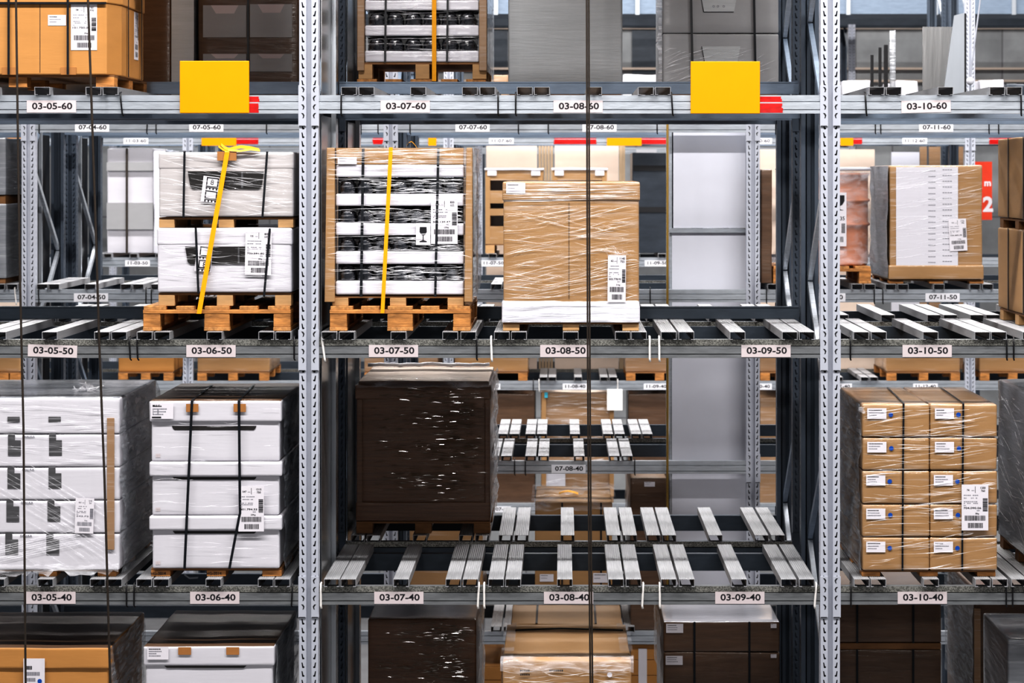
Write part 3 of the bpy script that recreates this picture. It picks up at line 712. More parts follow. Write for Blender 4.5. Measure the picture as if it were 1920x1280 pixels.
# ================================================================== LEVEL 60, left bay
def octagon():
    Y = .0; x1 = X(228, .16); xf = X(200, 0); zb, zt = Z(140, 0), Z(-170, 0); x0 = X(-150, 0)
    r = root('octagonal_carton', 'orange-tan octagonal carton with black straps above label 03-05-60', 'carton', ((x0 + x1) / 2, .5, zb))
    prof = [(x0, Y), (xf, Y), (x1, .16), (x1, .80), (xf, .96), (x0, .96), (x0 - .2, .8), (x0 - .2, .16)]
    zl = Z(6, 0)
    MB().prism_z(prof, zb, zl).build('carton_body', ['card_orange'], r, bevel=.006)
    k = [(x0 - .01, Y - .008), (xf + .004, Y - .008), (x1 + .008, .155), (x1 + .008, .805), (xf + .004, .97), (x0 - .01, .97), (x0 - .21, .805), (x0 - .21, .155)]
    MB().prism_z(k, zl, zt).build('lid', ['card_orange'], r, bevel=.006)
    mb = MB(); mb.box(X(74.5), X(75.5), Y - .001, Y, Z(136), Z(6)); mb.build('seam', ['dark'], r)
    for px in (20, 130): MB().box(X(px - 16), X(px + 13), Y - .004, Y - .0005, Z(140), Z(126)).build('edge_guard', ['tan_tape'], r)['label'] = 'small cardboard edge guard under a strap'
    ship_label(r, 133, 8, 182, 94, Y, '58', '160', '770', '101.750.04', '29kg', seed=3)
    small_label(r, 90, 28, 124, 48, Y, 3, 4)
    # label on the side facing right
    ya, yb = .42, .62; w, h = yb - ya, .27
    ship_label(r, 0, 0, 1, 1, 0, '58', '160', '770', '101.750.04', '29kg', seed=5, basis=((x1 + .0004, ya + .1, zb + .11), (0, 1, 0), (0, 0, 1), .12, .27))
    for px, nm in ((17, 'first'), (128, 'second')):
        MB().box(X(px - 2), X(px + 2), Y - .013, Y - .0082, zb, zt).build('strap', ['black_strap'], r)
    MB().box(x1 + .0085, x1 + .011, .30, .314, zb, zt).build('strap', ['black_strap'], r)
    MB().box(x1 + .0085, x1 + .011, .70, .714, zb, zt).build('strap', ['black_strap'], r)
    mb = MB(); mb.box(x0, xf, Y - .012, Y - .0082, Z(8), Z(4)); mb.build('strap', ['black_strap'], r)
    skid(X(-150), X(212, .0), .03, 1.0, ZT[60] + .0005, zb, 'tan block pallet under the octagonal carton on 03-05-60', 'wood_orange', .1)
octagon()
# yellow boards on the front beams
for px0, px1, py0, py1, lab in ((337, 467, 114, 212, 'blank yellow sign board on the beam right of label 03-05-60'), (1295, 1425, 115, 213, 'blank yellow sign board on the beam right of label 03-08-60')):
    mb = MB(); Y = -.016; mb.box(X(px0, Y), X(px1, Y), Y, -.006, Z(py1, Y), Z(py0, Y))
    tag(mb.build('sign_board', ['yellow_sign'], bevel=.003), lab, 'sign')
for k, (px0, px1, lab) in enumerate(((378, 443, 'small yellow sign plate on the row 11 beam above the white cartons at 03-06-50'), (803, 818, 'narrow yellow sign plate on the row 11 beam left of label 11-07-60'), (1138, 1203, 'small yellow sign plate between red patches right of label 11-07-60'), (1576, 1600, 'small yellow sign plate left of label 11-12-60'), (12, 41, 'yellow sign plate above the beige and teal board'))):
    Y = 12.285; tag(MB().box(X(px0, Y), X(px1, Y), Y, Y + .009, Z(273, Y), Z(240, Y)).build('sign_plate', ['yellow_sign']), lab, 'sign')

for px0, px1, n_ in ((-150, 215, '03-05-60'), (262, 545, '03-06-60'), (930, 1205, '03-08-60'), (1250, 1520, '03-09-60')):
    mb = MB(); mb.soft(X(px0), X(px1), .03, 1.08, ZB[70] + .001, ZB[70] + .75, 0, .004, 3, px0, 8); tag(mb.build('carton', ['card_tan']), f'unseen tan carton added to shade the loads below, over slot {n_}', 'carton')  # unseen cartons added overhead to shade the back-rack loads
# back rack of the left bay, level 60
Yr = 1.53
zb60 = ZB[60] + .001
def on60(name, label, px0, px1, pyt, mt, depth=1.0, Y=Yr, amp=.004, seed=0, **k):
    mb = MB(); mb.soft(X(px0, Y), X(px1, Y), Y, Y + depth, zb60, Z(pyt, Y), 0, amp, 3., seed, 12); return tag(mb.build(name, [mt]), label, k.get('cat', 'carton'))
mb = MB(); x0, x1 = X(324, Yr), X(366, Yr)
mb.box(x0, x1, Yr - .05, Yr + .95, zb60, Z(-200, Yr)); tag(mb.build('metal_sheet_pack', ['grey_board']), 'dull grey metal sheet pack standing between dark cartons behind the left yellow board', 'metal sheets')
on60('dark_carton', 'dark brown wrapped carton between the octagonal carton and the grey sheet pack', 236, 321, -150, 'card_dark', seed=2)
r = root('wrapped_carton_stack', 'dark brown wrapped cartons with white box fronts above the left yellow board', 'carton', (X(466, Yr), Yr + .5, zb60))
mb = MB(); mb.soft(X(371, Yr), X(561, Yr), Yr, Yr + 1, zb60, Z(-150, Yr), 0, .004, 3., 5, 12); mb.build('carton_body', ['card_dark'], r)
for i, (a, b, c, d) in enumerate(((381, 462, 10, 70), (469, 548, 8, 70), (381, 462, 101, 134), (469, 548, 101, 134))):
    mb = MB(); st = Stick(mb, (X(a, Yr), Yr - .004, Z(d, Yr))); w, h = X(b, Yr) - X(a, Yr), Z(c, Yr) - Z(d, Yr)
    st.slab(0, w, 0, h, -.004, .004, 0); st.poly([(w * .18, h), (w * .3, h * .74), (w * .72, h * .74), (w * .82, h)], .005, 1)
    mb.build('box_front', ['card_grey', 'label_paper'], r)['label'] = 'pale box front with a handle flap'
band('dark strap down the middle of the brown carton stack above the left yellow board', front_pts(465, -100, 465, 150, Yr - .012), .012)

# ================================================================== LEVEL 60, middle bay (back rack, behind the stop)
def striped(name_desc, px0, px1, py_top, bands_, Y, depth, ppx, posts, seed, mat_post='card_tan', jars=6, base=None):
    """a load of white trays holding dark glass jars; bands_ = (top, bottom) rows of the white trays"""
    x0, x1 = X(px0, Y), X(px1, Y)
    words = ['bottom', 'second', 'third', 'fourth', 'fifth', 'sixth']
    bands_ = sorted(bands_, key=lambda b: -b[0])
    for i, (a, b) in enumerate(bands_):
        z0, z1 = Z(b, Y), Z(a, Y); last = i == len(bands_) - 1
        up = Z(bands_[i + 1][1], Y) if not last else Z(py_top, Y)
        r = root('display_tray', f'white cardboard tray, {words[i]} from below, in the {name_desc}', 'tray', ((x0 + x1) / 2, Y + depth / 2, z0))
        mb = MB(); mb.soft(x0, x1, Y, Y + depth, z0 + .0003, z1, 0, .003, 4, seed + i, 12); mb.build('tray_front', ['band_white'], r)
        mb = MB(); mb.box(x0 + .008, x1 - .008, Y + .135, Y + depth - .02, z1, up - .0005); mb.build('dark_tray_fill', ['fill_dark'], r)  # dark block added to stand for the dim space behind the front jars
        if not last:
            n = jars; wj = (x1 - x0 - .03) / n
            for j in range(n):
                cx = x0 + .015 + wj * (j + .5); rr = wj * .44; h = up - z1 - .0025
                mb = MB(); mb.lathe([(rr * .9, z1 + .0022), (rr, z1 + h * .08), (rr, z1 + h * .55), (rr * .8, z1 + h * .8), (rr * .45, z1 + h * .96), (rr * .2, z1 + h)], cx, Y + .012 + rr, 20)
                tag(mb.build('glass_jar', ['jar_glass']), f'dark glass jar standing on the {words[i]} tray of the {name_desc}', 'jar', f'jars on the {words[i]} tray of the {name_desc}')
                mb = MB(); c = Y + .006
        else:
            mb = MB(); mb.box(x0 + .004, x1 - .004, Y + .002, Y + .1, z1, up - .0005); mb.build('header_card', [mat_post], r)
    return x0, x1
Ym = 1.52
striped('striped load above label 03-07-60', 684, 898, -160, [(-60, -35), (0, 20), (47, 68), (95, 117)], Ym, 1.0, None, None, 40)
zt_ = Z(-160, Ym)
for px0, px1, lab in ((670, 683.6, 'left'), (898.4, 913, 'right')):
    tag(MB().box(X(px0, Ym), X(px1, Ym), Ym - .02, Ym + .10, Z(133, Ym), zt_).build('corner_post', ['card_dull'], bevel=.004), f'brown cardboard corner post on the {lab} of the striped load above 03-07-60', 'corner post')
mb = MB(); mb.add([(X(914, Ym), Ym - .01, Z(135, Ym)), (X(914, Ym) + .01, Ym + 1.0, Z(135, Ym)), (X(914, Ym) + .01, Ym + 1.0, zt_), (X(914, Ym), Ym - .01, zt_)], [(0, 1, 2, 3)])
strands(mb, X(684, Ym), X(898, Ym), Z(117, Ym), Z(0, Ym), Ym - .006, 40, -.05, .05, seed=9)
mb.m = [0] + [1] * (len(mb.m) - 1)
tag(mb.build('stretch_wrap', ['film_side', 'film_strand']), 'clear stretch wrap on the striped load above 03-07-60', 'plastic wrap')
skid(X(672, Ym), X(912, Ym), Ym, Ym + 1, Z(148, Ym), Z(117, Ym), 'tan block pallet directly under the striped load above 03-07-60', 'wood_tan', .085)
euro(X(668, Ym), X(912, Ym), Ym, Ym + 1, zb60, 'orange pallet half hidden behind the stop bar above 03-07-60', h=Z(148, Ym) - zb60 - .0005)
band('yellow strap down the front of the striped load above 03-07-60', front_pts(814, -150, 814, 152, Ym - .03), .026, 'yellow_strap')
for px, w in ((725, 'left'), (841, 'right')): band(f'{w} dark strap on the striped load above 03-07-60', front_pts(px, -150, px - 3, 117, Ym - .022), .012)
solo('grey_board_pack', 'tall flat grey wrapped board pack above label 03-08-60', 'board pack', 953, 1167, -160, 160, Ym, .9, 'grey_board', .003, 3)
bp = bpy.data.objects['grey_board_pack']
tag(MB().box(X(955, Ym), X(1165, Ym), Ym, Ym + .9, zb60, Z(160, Ym) - .0005).build('timber_base', ['wood_dark']), 'timber base under the tall grey board pack above 03-08-60', 'pallet')
# grey two tier cartons
def greybox(py0, py1, lab, hp):
    r = lidbox('grey_carton', lab, 1242, 1460, py0, py1, Ym, 1.0, 'card_grey', seed=py0, amp=.003)
    for a, b, c, d in hp:
        mb = MB(); st = Stick(mb, (0, Ym - .002, 0)); st.slab(0, 0, 0, 0, 0, 0, 0)
        P = [(X(a, Ym), Z(c, Ym)), (X(a + 8, Ym), Z(d, Ym)), (X(b - 8, Ym), Z(d, Ym)), (X(b, Ym), Z(c, Ym))]
        mb = MB(); mb.add([(x, Ym - .003, z) for x, z in P], [(0, 1, 2, 3)])
        mb.add([(P[k][0], Ym - .0032, P[k][1]) for k in (0, 1)] + [(P[1][0] + .004, Ym - .0032, P[1][1]), (P[0][0] + .004, Ym - .0032, P[0][1])], [(0, 1, 2, 3)], 1)
        mb.add([(P[1][0], Ym - .0032, P[1][1]), (P[2][0], Ym - .0032, P[2][1]), (P[2][0], Ym - .0032, P[2][1] + .004), (P[1][0], Ym - .0032, P[1][1] + .004)], [(0, 1, 2, 3)], 1)
        mb.build('handle_flap', ['card_dull' if False else 'grey_board', 'dark'], r)
    return r
g1 = greybox(-170, 63, 'upper grey carton above the right yellow board, with a handle flap', [(1311, 1384, -20, 23)])
mb = MB(); st = Stick(mb, (0, Ym - .0036, 0))
for px in (1338, 1346, 1357): st.text('o', X(px, Ym), Z(12, Ym), .014, 0, 0)
mb.build('care_symbols', ['grey_ink'], g1)
greybox(63.2, 168, 'lower grey carton behind the right yellow board', [(1315, 1388, 87, 130)])
tag(MB().box(X(1245, Ym), X(1458, Ym), Ym, Ym + 1, zb60, Z(168, Ym) - .0005).build('timber_base', ['wood_dark']), 'timber base under the grey cartons behind the right yellow board', 'pallet')
for a, b, w in ((1293, 1299, 'left'), (1411, 1417, 'right')): band(f'{w} black strap over the grey cartons behind the right yellow board', front_pts(a, -150, b, 160, Ym - .012), .014)
mb = MB(); rr = random.Random(5); pts = []
xw = X(1236, Ym); k = 24
vs = []; 
for i in range(k + 1):
    z = Z(160, Ym) + (Z(-150, Ym) - Z(160, Ym)) * i / k
    vs += [(xw - .012 + rr.uniform(-.012, .012), Ym - .01, z), (X(1241, Ym), Ym - .006, z), ]
mb.add(vs, [(2 * i, 2 * i + 1, 2 * i + 3, 2 * i + 2) for i in range(k)], 0, True)
strands(mb, X(1244, Ym), X(1455, Ym), Z(160, Ym), Z(90, Ym), Ym - .006, 40, .2, .6, lmax=.2, seed=31)
tag(mb.build('stretch_wrap', ['film_strand']), 'crumpled clear wrap on the left edge of the grey cartons', 'plastic wrap')

# ================================================================== LEVEL 60, right bay: things standing in row 07 and hanging cord
zB60 = ZB[60] + .0005; YB = 5.42
for k, (a, b, t, w) in enumerate(((1633, 1638, 103, 'shortest'), (1648, 1653, 89, 'middle'), (1658, 1665, 84, 'tallest'))):
    tag(MB().box(X(a, YB), X(b, YB), YB, YB + .03, zB60, Z(t, YB)).build('black_rod', ['dark']), f'{w} of three upright black rods above label 03-10-60', 'rod')
mb = MB(); mb.lathe([(.024, zB60), (.024, Z(57, YB))], X(1674, YB + .02), YB + .03, 14); tag(mb.build('plastic_tube', ['film_side']), 'clear plastic tube standing right of the black rods', 'tube')
mb = MB(); P = [(1762, 214), (1808, 214), (1808, 24), (1789, 29)]
mb.hexa([(X(px, YB), YB + dy, zB60 if py > 200 else Z(py, YB)) for (px, py), dy in ((P[0], 0), (P[1], 0))] + [(X(px, YB), YB + .006, zB60) for px, py in (P[1], P[0])] + [(X(px, YB), YB, Z(py, YB)) for px, py in (P[3], P[2])] + [(X(px, YB), YB + .006, Z(py, YB)) for px, py in (P[2], P[3])])
tag(mb.build('metal_sheet', ['sheet_bright']), 'tapered bright metal sheet standing above label 03-10-60', 'metal sheet')
tag(MB().box(X(1809, YB), X(1812, YB), YB, YB + .02, zB60, Z(25, YB)).build('sheet_edge_post', ['dark']), 'thin dark post at the edge of the tapered metal sheet', 'post')
mb = MB(); mb.box(X(1730, YB), X(1786, YB), YB + .012, YB + .016, zB60, Z(50, YB)); tag(mb.build('dark_metal_sheet', ['sheet_metal']), 'dark shiny metal sheet behind the tapered bright one', 'metal sheet')
r = root('pull_cord', 'grey hanging cord with a white ball above label 03-10-60', 'cord', (X(1820, 3), 3, Z(185, 3)))
mb = MB(); mb.tube([(X(1860, 3), 3, HC + 6.98), (X(1838, 3), 3, Z(0, 3)), (X(1830, 3), 3, Z(60, 3)), (X(1820, 3), 3, Z(140, 3)), (X(1819, 3), 3, Z(200, 3))], .006, 8); mb.build('cord', ['upright_paint'], r)
mb = MB(); c = Vector((X(1819, 3), 3, Z(152, 3))); n = 10
mb.lathe([(max(.002, .027 * math.sin(math.pi * i / n)), c.z - .027 * math.cos(math.pi * i / n)) for i in range(n + 1)], c.x, c.y, 20); mb.build('ball', ['white_ball'], r)
# pale wrapped loads on the top level of row 11
YC = 12.34; zC60 = ZB[60] + .001
for px0, px1, pyt, mt, lab in ((1580, 1632, 152, 'film_white', 'white wrapped low load on top of row 11, left of the black rods'), (1680, 1722, 152, 'card_white', 'white wrapped low load on top of row 11 beside the dark sheet'), (1838, 1884, 150, 'card_white', 'white low load on top of row 11, right of the pull cord'),
                               (1886, 1925, 158, 'steel_dark_box', 'black low crate on top of row 11 at the right edge'), (1168, 1232, 140, 'film_white', 'white wrapped load seen between the grey pack and the grey cartons'), (925, 952, 140, 'card_dull', 'brown low load seen left of the tall grey board pack')):
    mb = MB(); mb.soft(X(px0, YC), X(px1, YC), YC, YC + 1, zC60, Z(pyt, YC), 0, .02, 5, px0, 8); tag(mb.build('low_load', [mt]), lab, 'load')
for i, (a, b) in enumerate(((1185, 1232), (925, 952))):
    mb = MB(); Yw = 25.96; mb.box(X(a, Yw), X(b, Yw), Yw, Yw + .035, Z(138, Yw), Z(56, Yw)); o = mb.build(f'window_{i + 1}', ['steel_dark_box'], kind='structure')

# ================================================================== LEVEL 50, left bay: two white cartons
z50 = ZT[50] + .001
DP = 1.02
euro(X(268, Y1), X(545, Y1), Y1, Y1 + DP, z50, 'worn orange pallet under the two white cartons at slot 03-06-50')
ze = z50 + .1345
skid(X(296, Y1), X(545, Y1), Y1 + .02, Y1 + DP, ze, Z(549.5, Y1), 'tan block pallet between the orange pallet and the lower white carton')
b2 = lidbox('carton', 'lower white wrapped carton of the two at slot 03-06-50', 295, 547, 427, 549, Y1 + .01, DP, 'card_white', 'card_white', 33, 1, seed=11, bulge=.003)
skid(X(297, Y1), X(549, Y1), Y1 + .02, Y1 + DP, Z(427, Y1 + .01) + .001, Z(407.6, Y1 + .01), 'tan block pallet between the upper and lower white cartons', 'wood_tan', .083)
b1 = lidbox('carton', 'upper white wrapped carton of the two at slot 03-06-50', 298, 550, 285, 407, Y1 + .01, DP, 'card_offwhite', 'card_offwhite', 33, 1, seed=12, bulge=.003)
Yb = Y1 + .003
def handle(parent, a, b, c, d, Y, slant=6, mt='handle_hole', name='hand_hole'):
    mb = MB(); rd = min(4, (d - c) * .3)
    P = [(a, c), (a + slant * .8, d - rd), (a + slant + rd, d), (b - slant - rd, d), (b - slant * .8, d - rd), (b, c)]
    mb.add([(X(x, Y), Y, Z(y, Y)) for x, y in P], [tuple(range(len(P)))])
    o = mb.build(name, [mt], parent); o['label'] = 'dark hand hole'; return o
h = handle(b1, 352, 495, 321, 354, Yb); h2 = handle(b2, 347, 470, 462, 495, Yb)
for h_, a, b, c, d in ((h, 452, 456, 322, 353), (h2, 446, 449, 463, 494)):
    mb = MB(); mb.box(X(a, Yb), X(b, Yb), Yb - .002, Yb - .0005, Z(d, Yb), Z(c, Yb)); mb.build('divider', ['icon_grey'], h_)
mb = MB(); mb.box(X(408, Yb), X(444, Yb), Yb - .014, Yb - .010, Z(301, Yb), Z(284, Yb)); mb.build('edge_guard', ['tan_tape'], b1)
def film_sticker(parent, px, py, w, h, tilt, Y, eight):
    mb = MB(); c = (X(px, Y), Y, Z(py, Y)); u = Vector((math.cos(tilt), 0, math.sin(tilt))); v = Vector((-math.sin(tilt), 0, math.cos(tilt)))
    st = Stick(mb, Vector(c) - u * w / 2 - v * h / 2, u, v); st.slab(0, w, 0, h, .0003, .0015, 0)
    H = .0022; lx0, lx1 = .22 * w, .97 * w
    for (b0, b1_) in ((.60, .97), (.13, .45)):
        t = .006
        st.rect(lx0, lx1, b1_ * h - t, b1_ * h, H, 1); st.rect(lx0, lx1, b0 * h, b0 * h + t, H, 1)
        st.rect(lx0, lx0 + t, b0 * h, b1_ * h, H, 1); st.rect(lx1 - t, lx1, b0 * h, b1_ * h, H, 1)
    for yy in (.52, .045):
        st.rect(lx0, lx1, (yy + .035) * h, (yy + .06) * h, H, 1)
        for k in range(4): st.rect(lx0 + k * .21 * w, lx0 + k * .21 * w + .09 * w, (yy - .03) * h, (yy + .04) * h, H, 1)
    st.text('8', .58 * w, (.79 if eight == 1 else .28) * h, .028, 1, H, bold=-.004)
    mb.build('film_strip_sticker', ['paper', 'ink'], parent)['label'] = 'tilted white sticker printed with black film frames and an 8'
film_sticker(b1, 394, 355, .088, .140, -.12, Yb - .003, 1)
film_sticker(b2, 382, 485, .088, .140, -.10, Yb - .003, 2)
ship_label(b2, 459, 432, 508, 515, Yb - .003, '135', '805', '640', '703.591.80', '60kg', '2022', tilt=-.02, seed=21)
band('left black strap on the upper white carton at 03-06-50', front_pts(346, 284, 344, 408, Yb - .008), .012)
band('right black strap on the upper white carton at 03-06-50', front_pts(501, 284, 492, 408, Yb - .008), .012)
band('left black strap on the lower white carton at 03-06-50', front_pts(367, 427, 372, 550, Yb - .008), .012)
band('right black strap on the lower white carton at 03-06-50', front_pts(506, 428, 495, 556, Yb - .008), .012)
band('yellow strap tied diagonally over the two white cartons at 03-06-50', [(X(436, Y1), Y1 + .5, Z(280, Y1))] + [(X(426, Y1), Yb - .016, Z(283.5, Y1))] + front_pts(426, 285, 373, 588, Yb - .018, 4), .026, 'yellow_strap')
mb = MB(); pts = [(X(px, Y1), Yb - .010, Z(py, Y1)) for px, py in ((415, 271), (422, 277), (430, 280), (440, 277), (452, 275), (470, 277), (486, 281))]
mb.ribbon(pts, .018, (0, .3, 1)); mb.ribbon([(X(px, Y1), Yb - .015, Z(py, Y1)) for px, py in ((428, 281), (450, 283), (470, 280), (488, 282))], .012, (0, .5, 1))
mb.ribbon([(X(px, Y1), Yb - .012, Z(py, Y1)) for px, py in ((410, 274), (418, 280), (432, 284))], .012, (0, .2, 1))
tag(mb.build('strap_knot', ['yellow_strap']), 'loose yellow strap ends knotted on top of the upper white carton', 'strap')
mb = MB(); strands(mb, X(298, Yb), X(548, Yb), Z(405, Yb), Z(287, Yb), Yb - .004, 70, -.3, .1, lmax=.35, seed=41, wmax=.0022); strands(mb, X(296, Yb), X(545, Yb), Z(547, Yb), Z(430, Yb), Yb - .004, 60, -.15, .12, lmax=.4, seed=42, wmax=.002)
tag(mb.build('stretch_wrap', ['film_strand']), 'clear stretch wrap around the two white cartons at 03-06-50', 'plastic wrap')

# far-left grey load seen at the picture's edge (row 07)
Yq = 5.45
r = root('grey_wrapped_load', 'grey wrapped two-tier load at the left edge beside the first row 07 post', 'load', (X(-60, Yq), Yq, ZT[50]))
mb = MB(); mb.soft(X(-90, Yq), X(12, Yq), Yq, Yq + 1, Z(522, Yq), Z(382, Yq), 0, .006, 3, 3); mb.build('lower_tier', ['card_grey_wrap'], r)
mb = MB(); mb.soft(X(-90, Yq), X(11, Yq), Yq, Yq + 1, Z(366, Yq), Z(258, Yq), 0, .006, 3, 4); mb.build('upper_tier', ['card_grey_wrap'], r)
for za, zb_ in ((Z(382, Yq), Z(366, Yq)), (ZT[50] + .001, Z(522, Yq))):
    MB().box(X(-88, Yq), X(9, Yq), Yq + .02, Yq + .98, za, zb_).build('wooden_spacer', ['wood_dark'], r)

# ================================================================== LEVEL 50, middle bay
euro(X(618, Y1), X(882, Y1), Y1, Y1 + DP, z50, 'worn orange pallet under the striped load at slot 03-07-50')
ze = z50 + .1345
Ys = Y1 + .02
skid(X(622, Y1), X(869, Y1), Ys + .005, Y1 + DP, ze, Z(554.5, Ys), 'tan block pallet between the orange pallet and the striped load at 03-07-50', 'wood_tan', .088)
nd = 'striped load on 03-07-50'
striped(nd, 629, 870, 277, [(308, 333), (363, 387), (418, 442), (471, 496), (526, 553.5)], Ys, .98, None, None, 60, 'card_tan_wrap', jars=7)
zt_ = Z(277, Ys)
def post(px0, px1, lab):
    x0b, x1b = X(px0, Ys), X(px1, Ys); q = X(px0 + (5 if px0 < 700 else 2), Ys); q1 = X(px1 + (2.5 if px0 < 700 else 0), Ys)
    mb = MB(); zb = Z(566, Ys)
    mb.hexa([(x0b, Ys - .02, zb), (x1b, Ys - .02, zb), (x1b, Ys + .1, zb), (x0b, Ys + .1, zb), (x0b + .012, Ys - .02, zt_), (x1b, Ys - .02, zt_), (x1b, Ys + .1, zt_), (x0b + .012, Ys + .1, zt_)])
    tag(mb.build('corner_post', ['card_tan_wrap'], bevel=.004), lab, 'corner post')
post(609, 628.4, 'tan cardboard corner post on the left of the striped load at 03-07-50'); post(870.6, 886, 'tan cardboard corner post on the right of the striped load at 03-07-50')
xr = X(886.5, Ys)
mb = MB(); k = 14; vs = []; rr = random.Random(3)
for i in range(k + 1):
    for j in range(9):
        y = Ys - .01 + j / 8 * 1.0
        vs.append((xr + .004 + rr.uniform(-.006, .008) + .012 * math.sin(j * .8), y, Z(556, Ys) + (zt_ - Z(556, Ys)) * i / k))
mb.add(vs, [(i * 9 + j, i * 9 + j + 1, (i + 1) * 9 + j + 1, (i + 1) * 9 + j) for i in range(k) for j in range(8)], 0, True)
strands(mb, X(615, Ys), X(884, Ys), Z(550, Ys), Z(280, Ys), Ys - .022, 90, -.05, .06, lmax=.4, seed=51, m=1, wmax=.0022)
strands(mb, X(615, Ys), X(884, Ys), Z(308, Ys), Z(278, Ys), Ys - .022, 40, -.05, .06, lmax=.5, seed=52, m=1)
for b0, b1 in ((335, 362), (389, 417), (444, 470), (498, 525)): strands(mb, X(690, Ys), X(868, Ys), Z(b1, Ys), Z(b0, Ys), Ys - .004, 70, -.12, .12, lmin=.04, lmax=.16, seed=b0, m=1, wmin=.001, wmax=.003)
tag(mb.build('stretch_wrap', ['film_side', 'film_strand']), 'clear stretch wrap around the striped load at 03-07-50', 'plastic wrap')
# header sticker, labels on trays
tray = [o for o in COL.objects if o.name.startswith('display_tray') and nd in o.get('label', '')]
top_t = [o for o in tray if 'fifth' in o['label']][0]; mid_t = [o for o in tray if 'third' in o['label']][0]
small_label(top_t, 633, 294, 669, 308, Ys - .004, 2, 8)
ship_label(mid_t, 808, 373, 858, 457, Ys - .008, '224', '830', '622', '302.135.47', '133kg', '1952', seed=22)
mb = MB(); Yl = Ys - .008; st = Stick(mb, (X(780, Yl), Yl, Z(459, Yl))); w, h = X(807, Yl) - X(780, Yl), Z(418, Yl) - Z(459, Yl)
st.slab(0, w, 0, h, .0005, .002, 0)
st.poly([(w * .27, h * .82), (w * .25, h * .60), (w * .36, h * .47), (w * .47, h * .44), (w * .47, h * .22), (w * .25, h * .17), (w * .25, h * .13), (w * .75, h * .13), (w * .75, h * .17), (w * .53, h * .22), (w * .53, h * .44), (w * .64, h * .47), (w * .75, h * .60), (w * .73, h * .82)][::-1], .0028, 1)
mb.build('fragile_sticker', ['paper', 'ink'], mid_t)['label'] = 'white sticker with a black wine glass symbol'
band('left dark strap on the striped load at 03-07-50', front_pts(681, 278, 677, 556, Ys - .010), .015)
band('right dark strap on the striped load at 03-07-50', front_pts(822, 278, 816, 556, Ys - .010), .013)
band('yellow strap slanting down the striped load at 03-07-50', front_pts(733, 276, 717, 587, Ys - .026), .021, 'yellow_strap')
mb = MB(); c = (X(765, Y1), Y1 + .3, Z(270, .3)); mb.ribbon([(c[0] - .03 + .03 * k * .5, c[1], c[2] - .01 + .025 * math.sin(k * .9)) for k in range(6)], .02, (0, 1, .2)); tag(mb.build('strap_knot', ['yellow_strap']), 'curled yellow strap end on top of the striped load at 03-07-50', 'strap')

# tan wrapped carton
Yt = Y1
skid(X(943, Yt), X(1198, Yt), Yt + .01, Yt + DP, z50, Z(604, Yt), 'tan block pallet under the tall tan carton at slot 03-08-50', 'wood_tan', .09)
tc = lidbox('carton', 'tall tan carton with a lid and stretch wrap at slot 03-08-50', 944, 1198, 340, 603.5, Yt, DP, 'card_tan_wrap', 'card_tan_wrap', 37, 2, seed=15, bulge=.004)
small_label(tc, 949, 343, 985, 362, Yt - .008, 2, 9)
mb = MB(); mb.box(X(1066.5, Yt), X(1067.2, Yt), Yt - .005, Yt - .004, Z(560, Yt), Z(380, Yt)); mb.build('seam', ['handle_hole'], tc)
ship_label(tc, 1139, 478, 1173, 566, Yt - .010, '62', '1140', '755', '503.778.93', '31kg', '2017', seed=23, tilt=-.01)
mb = MB()
mb.soft(X(940, Yt), X(1200, Yt), Yt - .008, Yt + .3, Z(605.5, Yt), Z(564, Yt), 1, .006, 9, 5, 16)
strands(mb, X(944, Yt), X(1198, Yt), Z(560, Yt), Z(385, Yt), Yt - .006, 95, .10, .30, lmin=.12, lmax=.6, seed=61, wmin=.0005, wmax=.0018)
strands(mb, X(944, Yt), X(1198, Yt), Z(560, Yt), Z(385, Yt), Yt - .006, 70, -.25, .02, lmin=.06, lmax=.35, seed=62, wmin=.0005, wmax=.0016)
strands(mb, X(943, Yt), X(1200, Yt), Z(378, Yt), Z(342, Yt), Yt - .010, 40, -.01, .05, lmin=.15, lmax=.8, seed=63)
strands(mb, X(942, Yt), X(1200, Yt), Z(604, Yt), Z(566, Yt), Yt - .014, 40, -.02, .12, lmin=.15, lmax=.6, seed=64)
rr = random.Random(8)
for k in range(10):
    a = rr.uniform(1118, 1180); mb.ribbon([(X(a + j * rr.uniform(2, 8), Yt), Yt - .012, Z(462 + rr.uniform(-4, 6) + j * 5, Yt)) for j in range(4)], .0035, (rr.uniform(-1, 1), 0, 1))
tag(mb.build('stretch_wrap', ['film_strand', 'film_white']), 'shiny stretch wrap around the tall tan carton at 03-08-50', 'plastic wrap')

# ================================================================== LEVEL 50, right edge
Ye = .05; xs = X(1938, Ye)
for a, b, w in ((428, 283, 'upper'), (592, 445, 'lower')):
    r = root('carton', f'{w} of two tan strapped cartons at the right edge, slot 03-11-50', 'carton', (xs + .35, Ye + .5, Z(a, .4)))
    za, zb_ = (z50 + .07, z50 + .07 + .47) if w == 'lower' else (z50 + .07 + .47 + .06, z50 + .07 + .47 + .06 + .46)
    mb = MB(); mb.soft(xs, xs + .75, Ye, Ye + 1.02, za, zb_, 0, .004, 3, 4); mb.build('carton_body', ['card_tan'], r)
    for yy in (.25, .68): MB().box(xs - .006, xs - .003, Ye + yy, Ye + yy + .014, za, zb_ + .002).build('strap', ['black_strap'], r)
    r.location.z = za; d = za - ROOT[r.name].z
    for ch in r.children: ch.location.z = -d
    mb = MB()
skid(xs + .01, xs + .74, Ye + .01, Ye + 1.0, z50, z50 + .069, 'brown block pallet under the lower tan carton at the right edge', 'wood_tan')
skid(xs + .01, xs + .74, Ye + .01, Ye + 1.0, z50 + .07 + .471, z50 + .07 + .47 + .059, 'brown block pallet between the two tan cartons at the right edge', 'wood_dark')

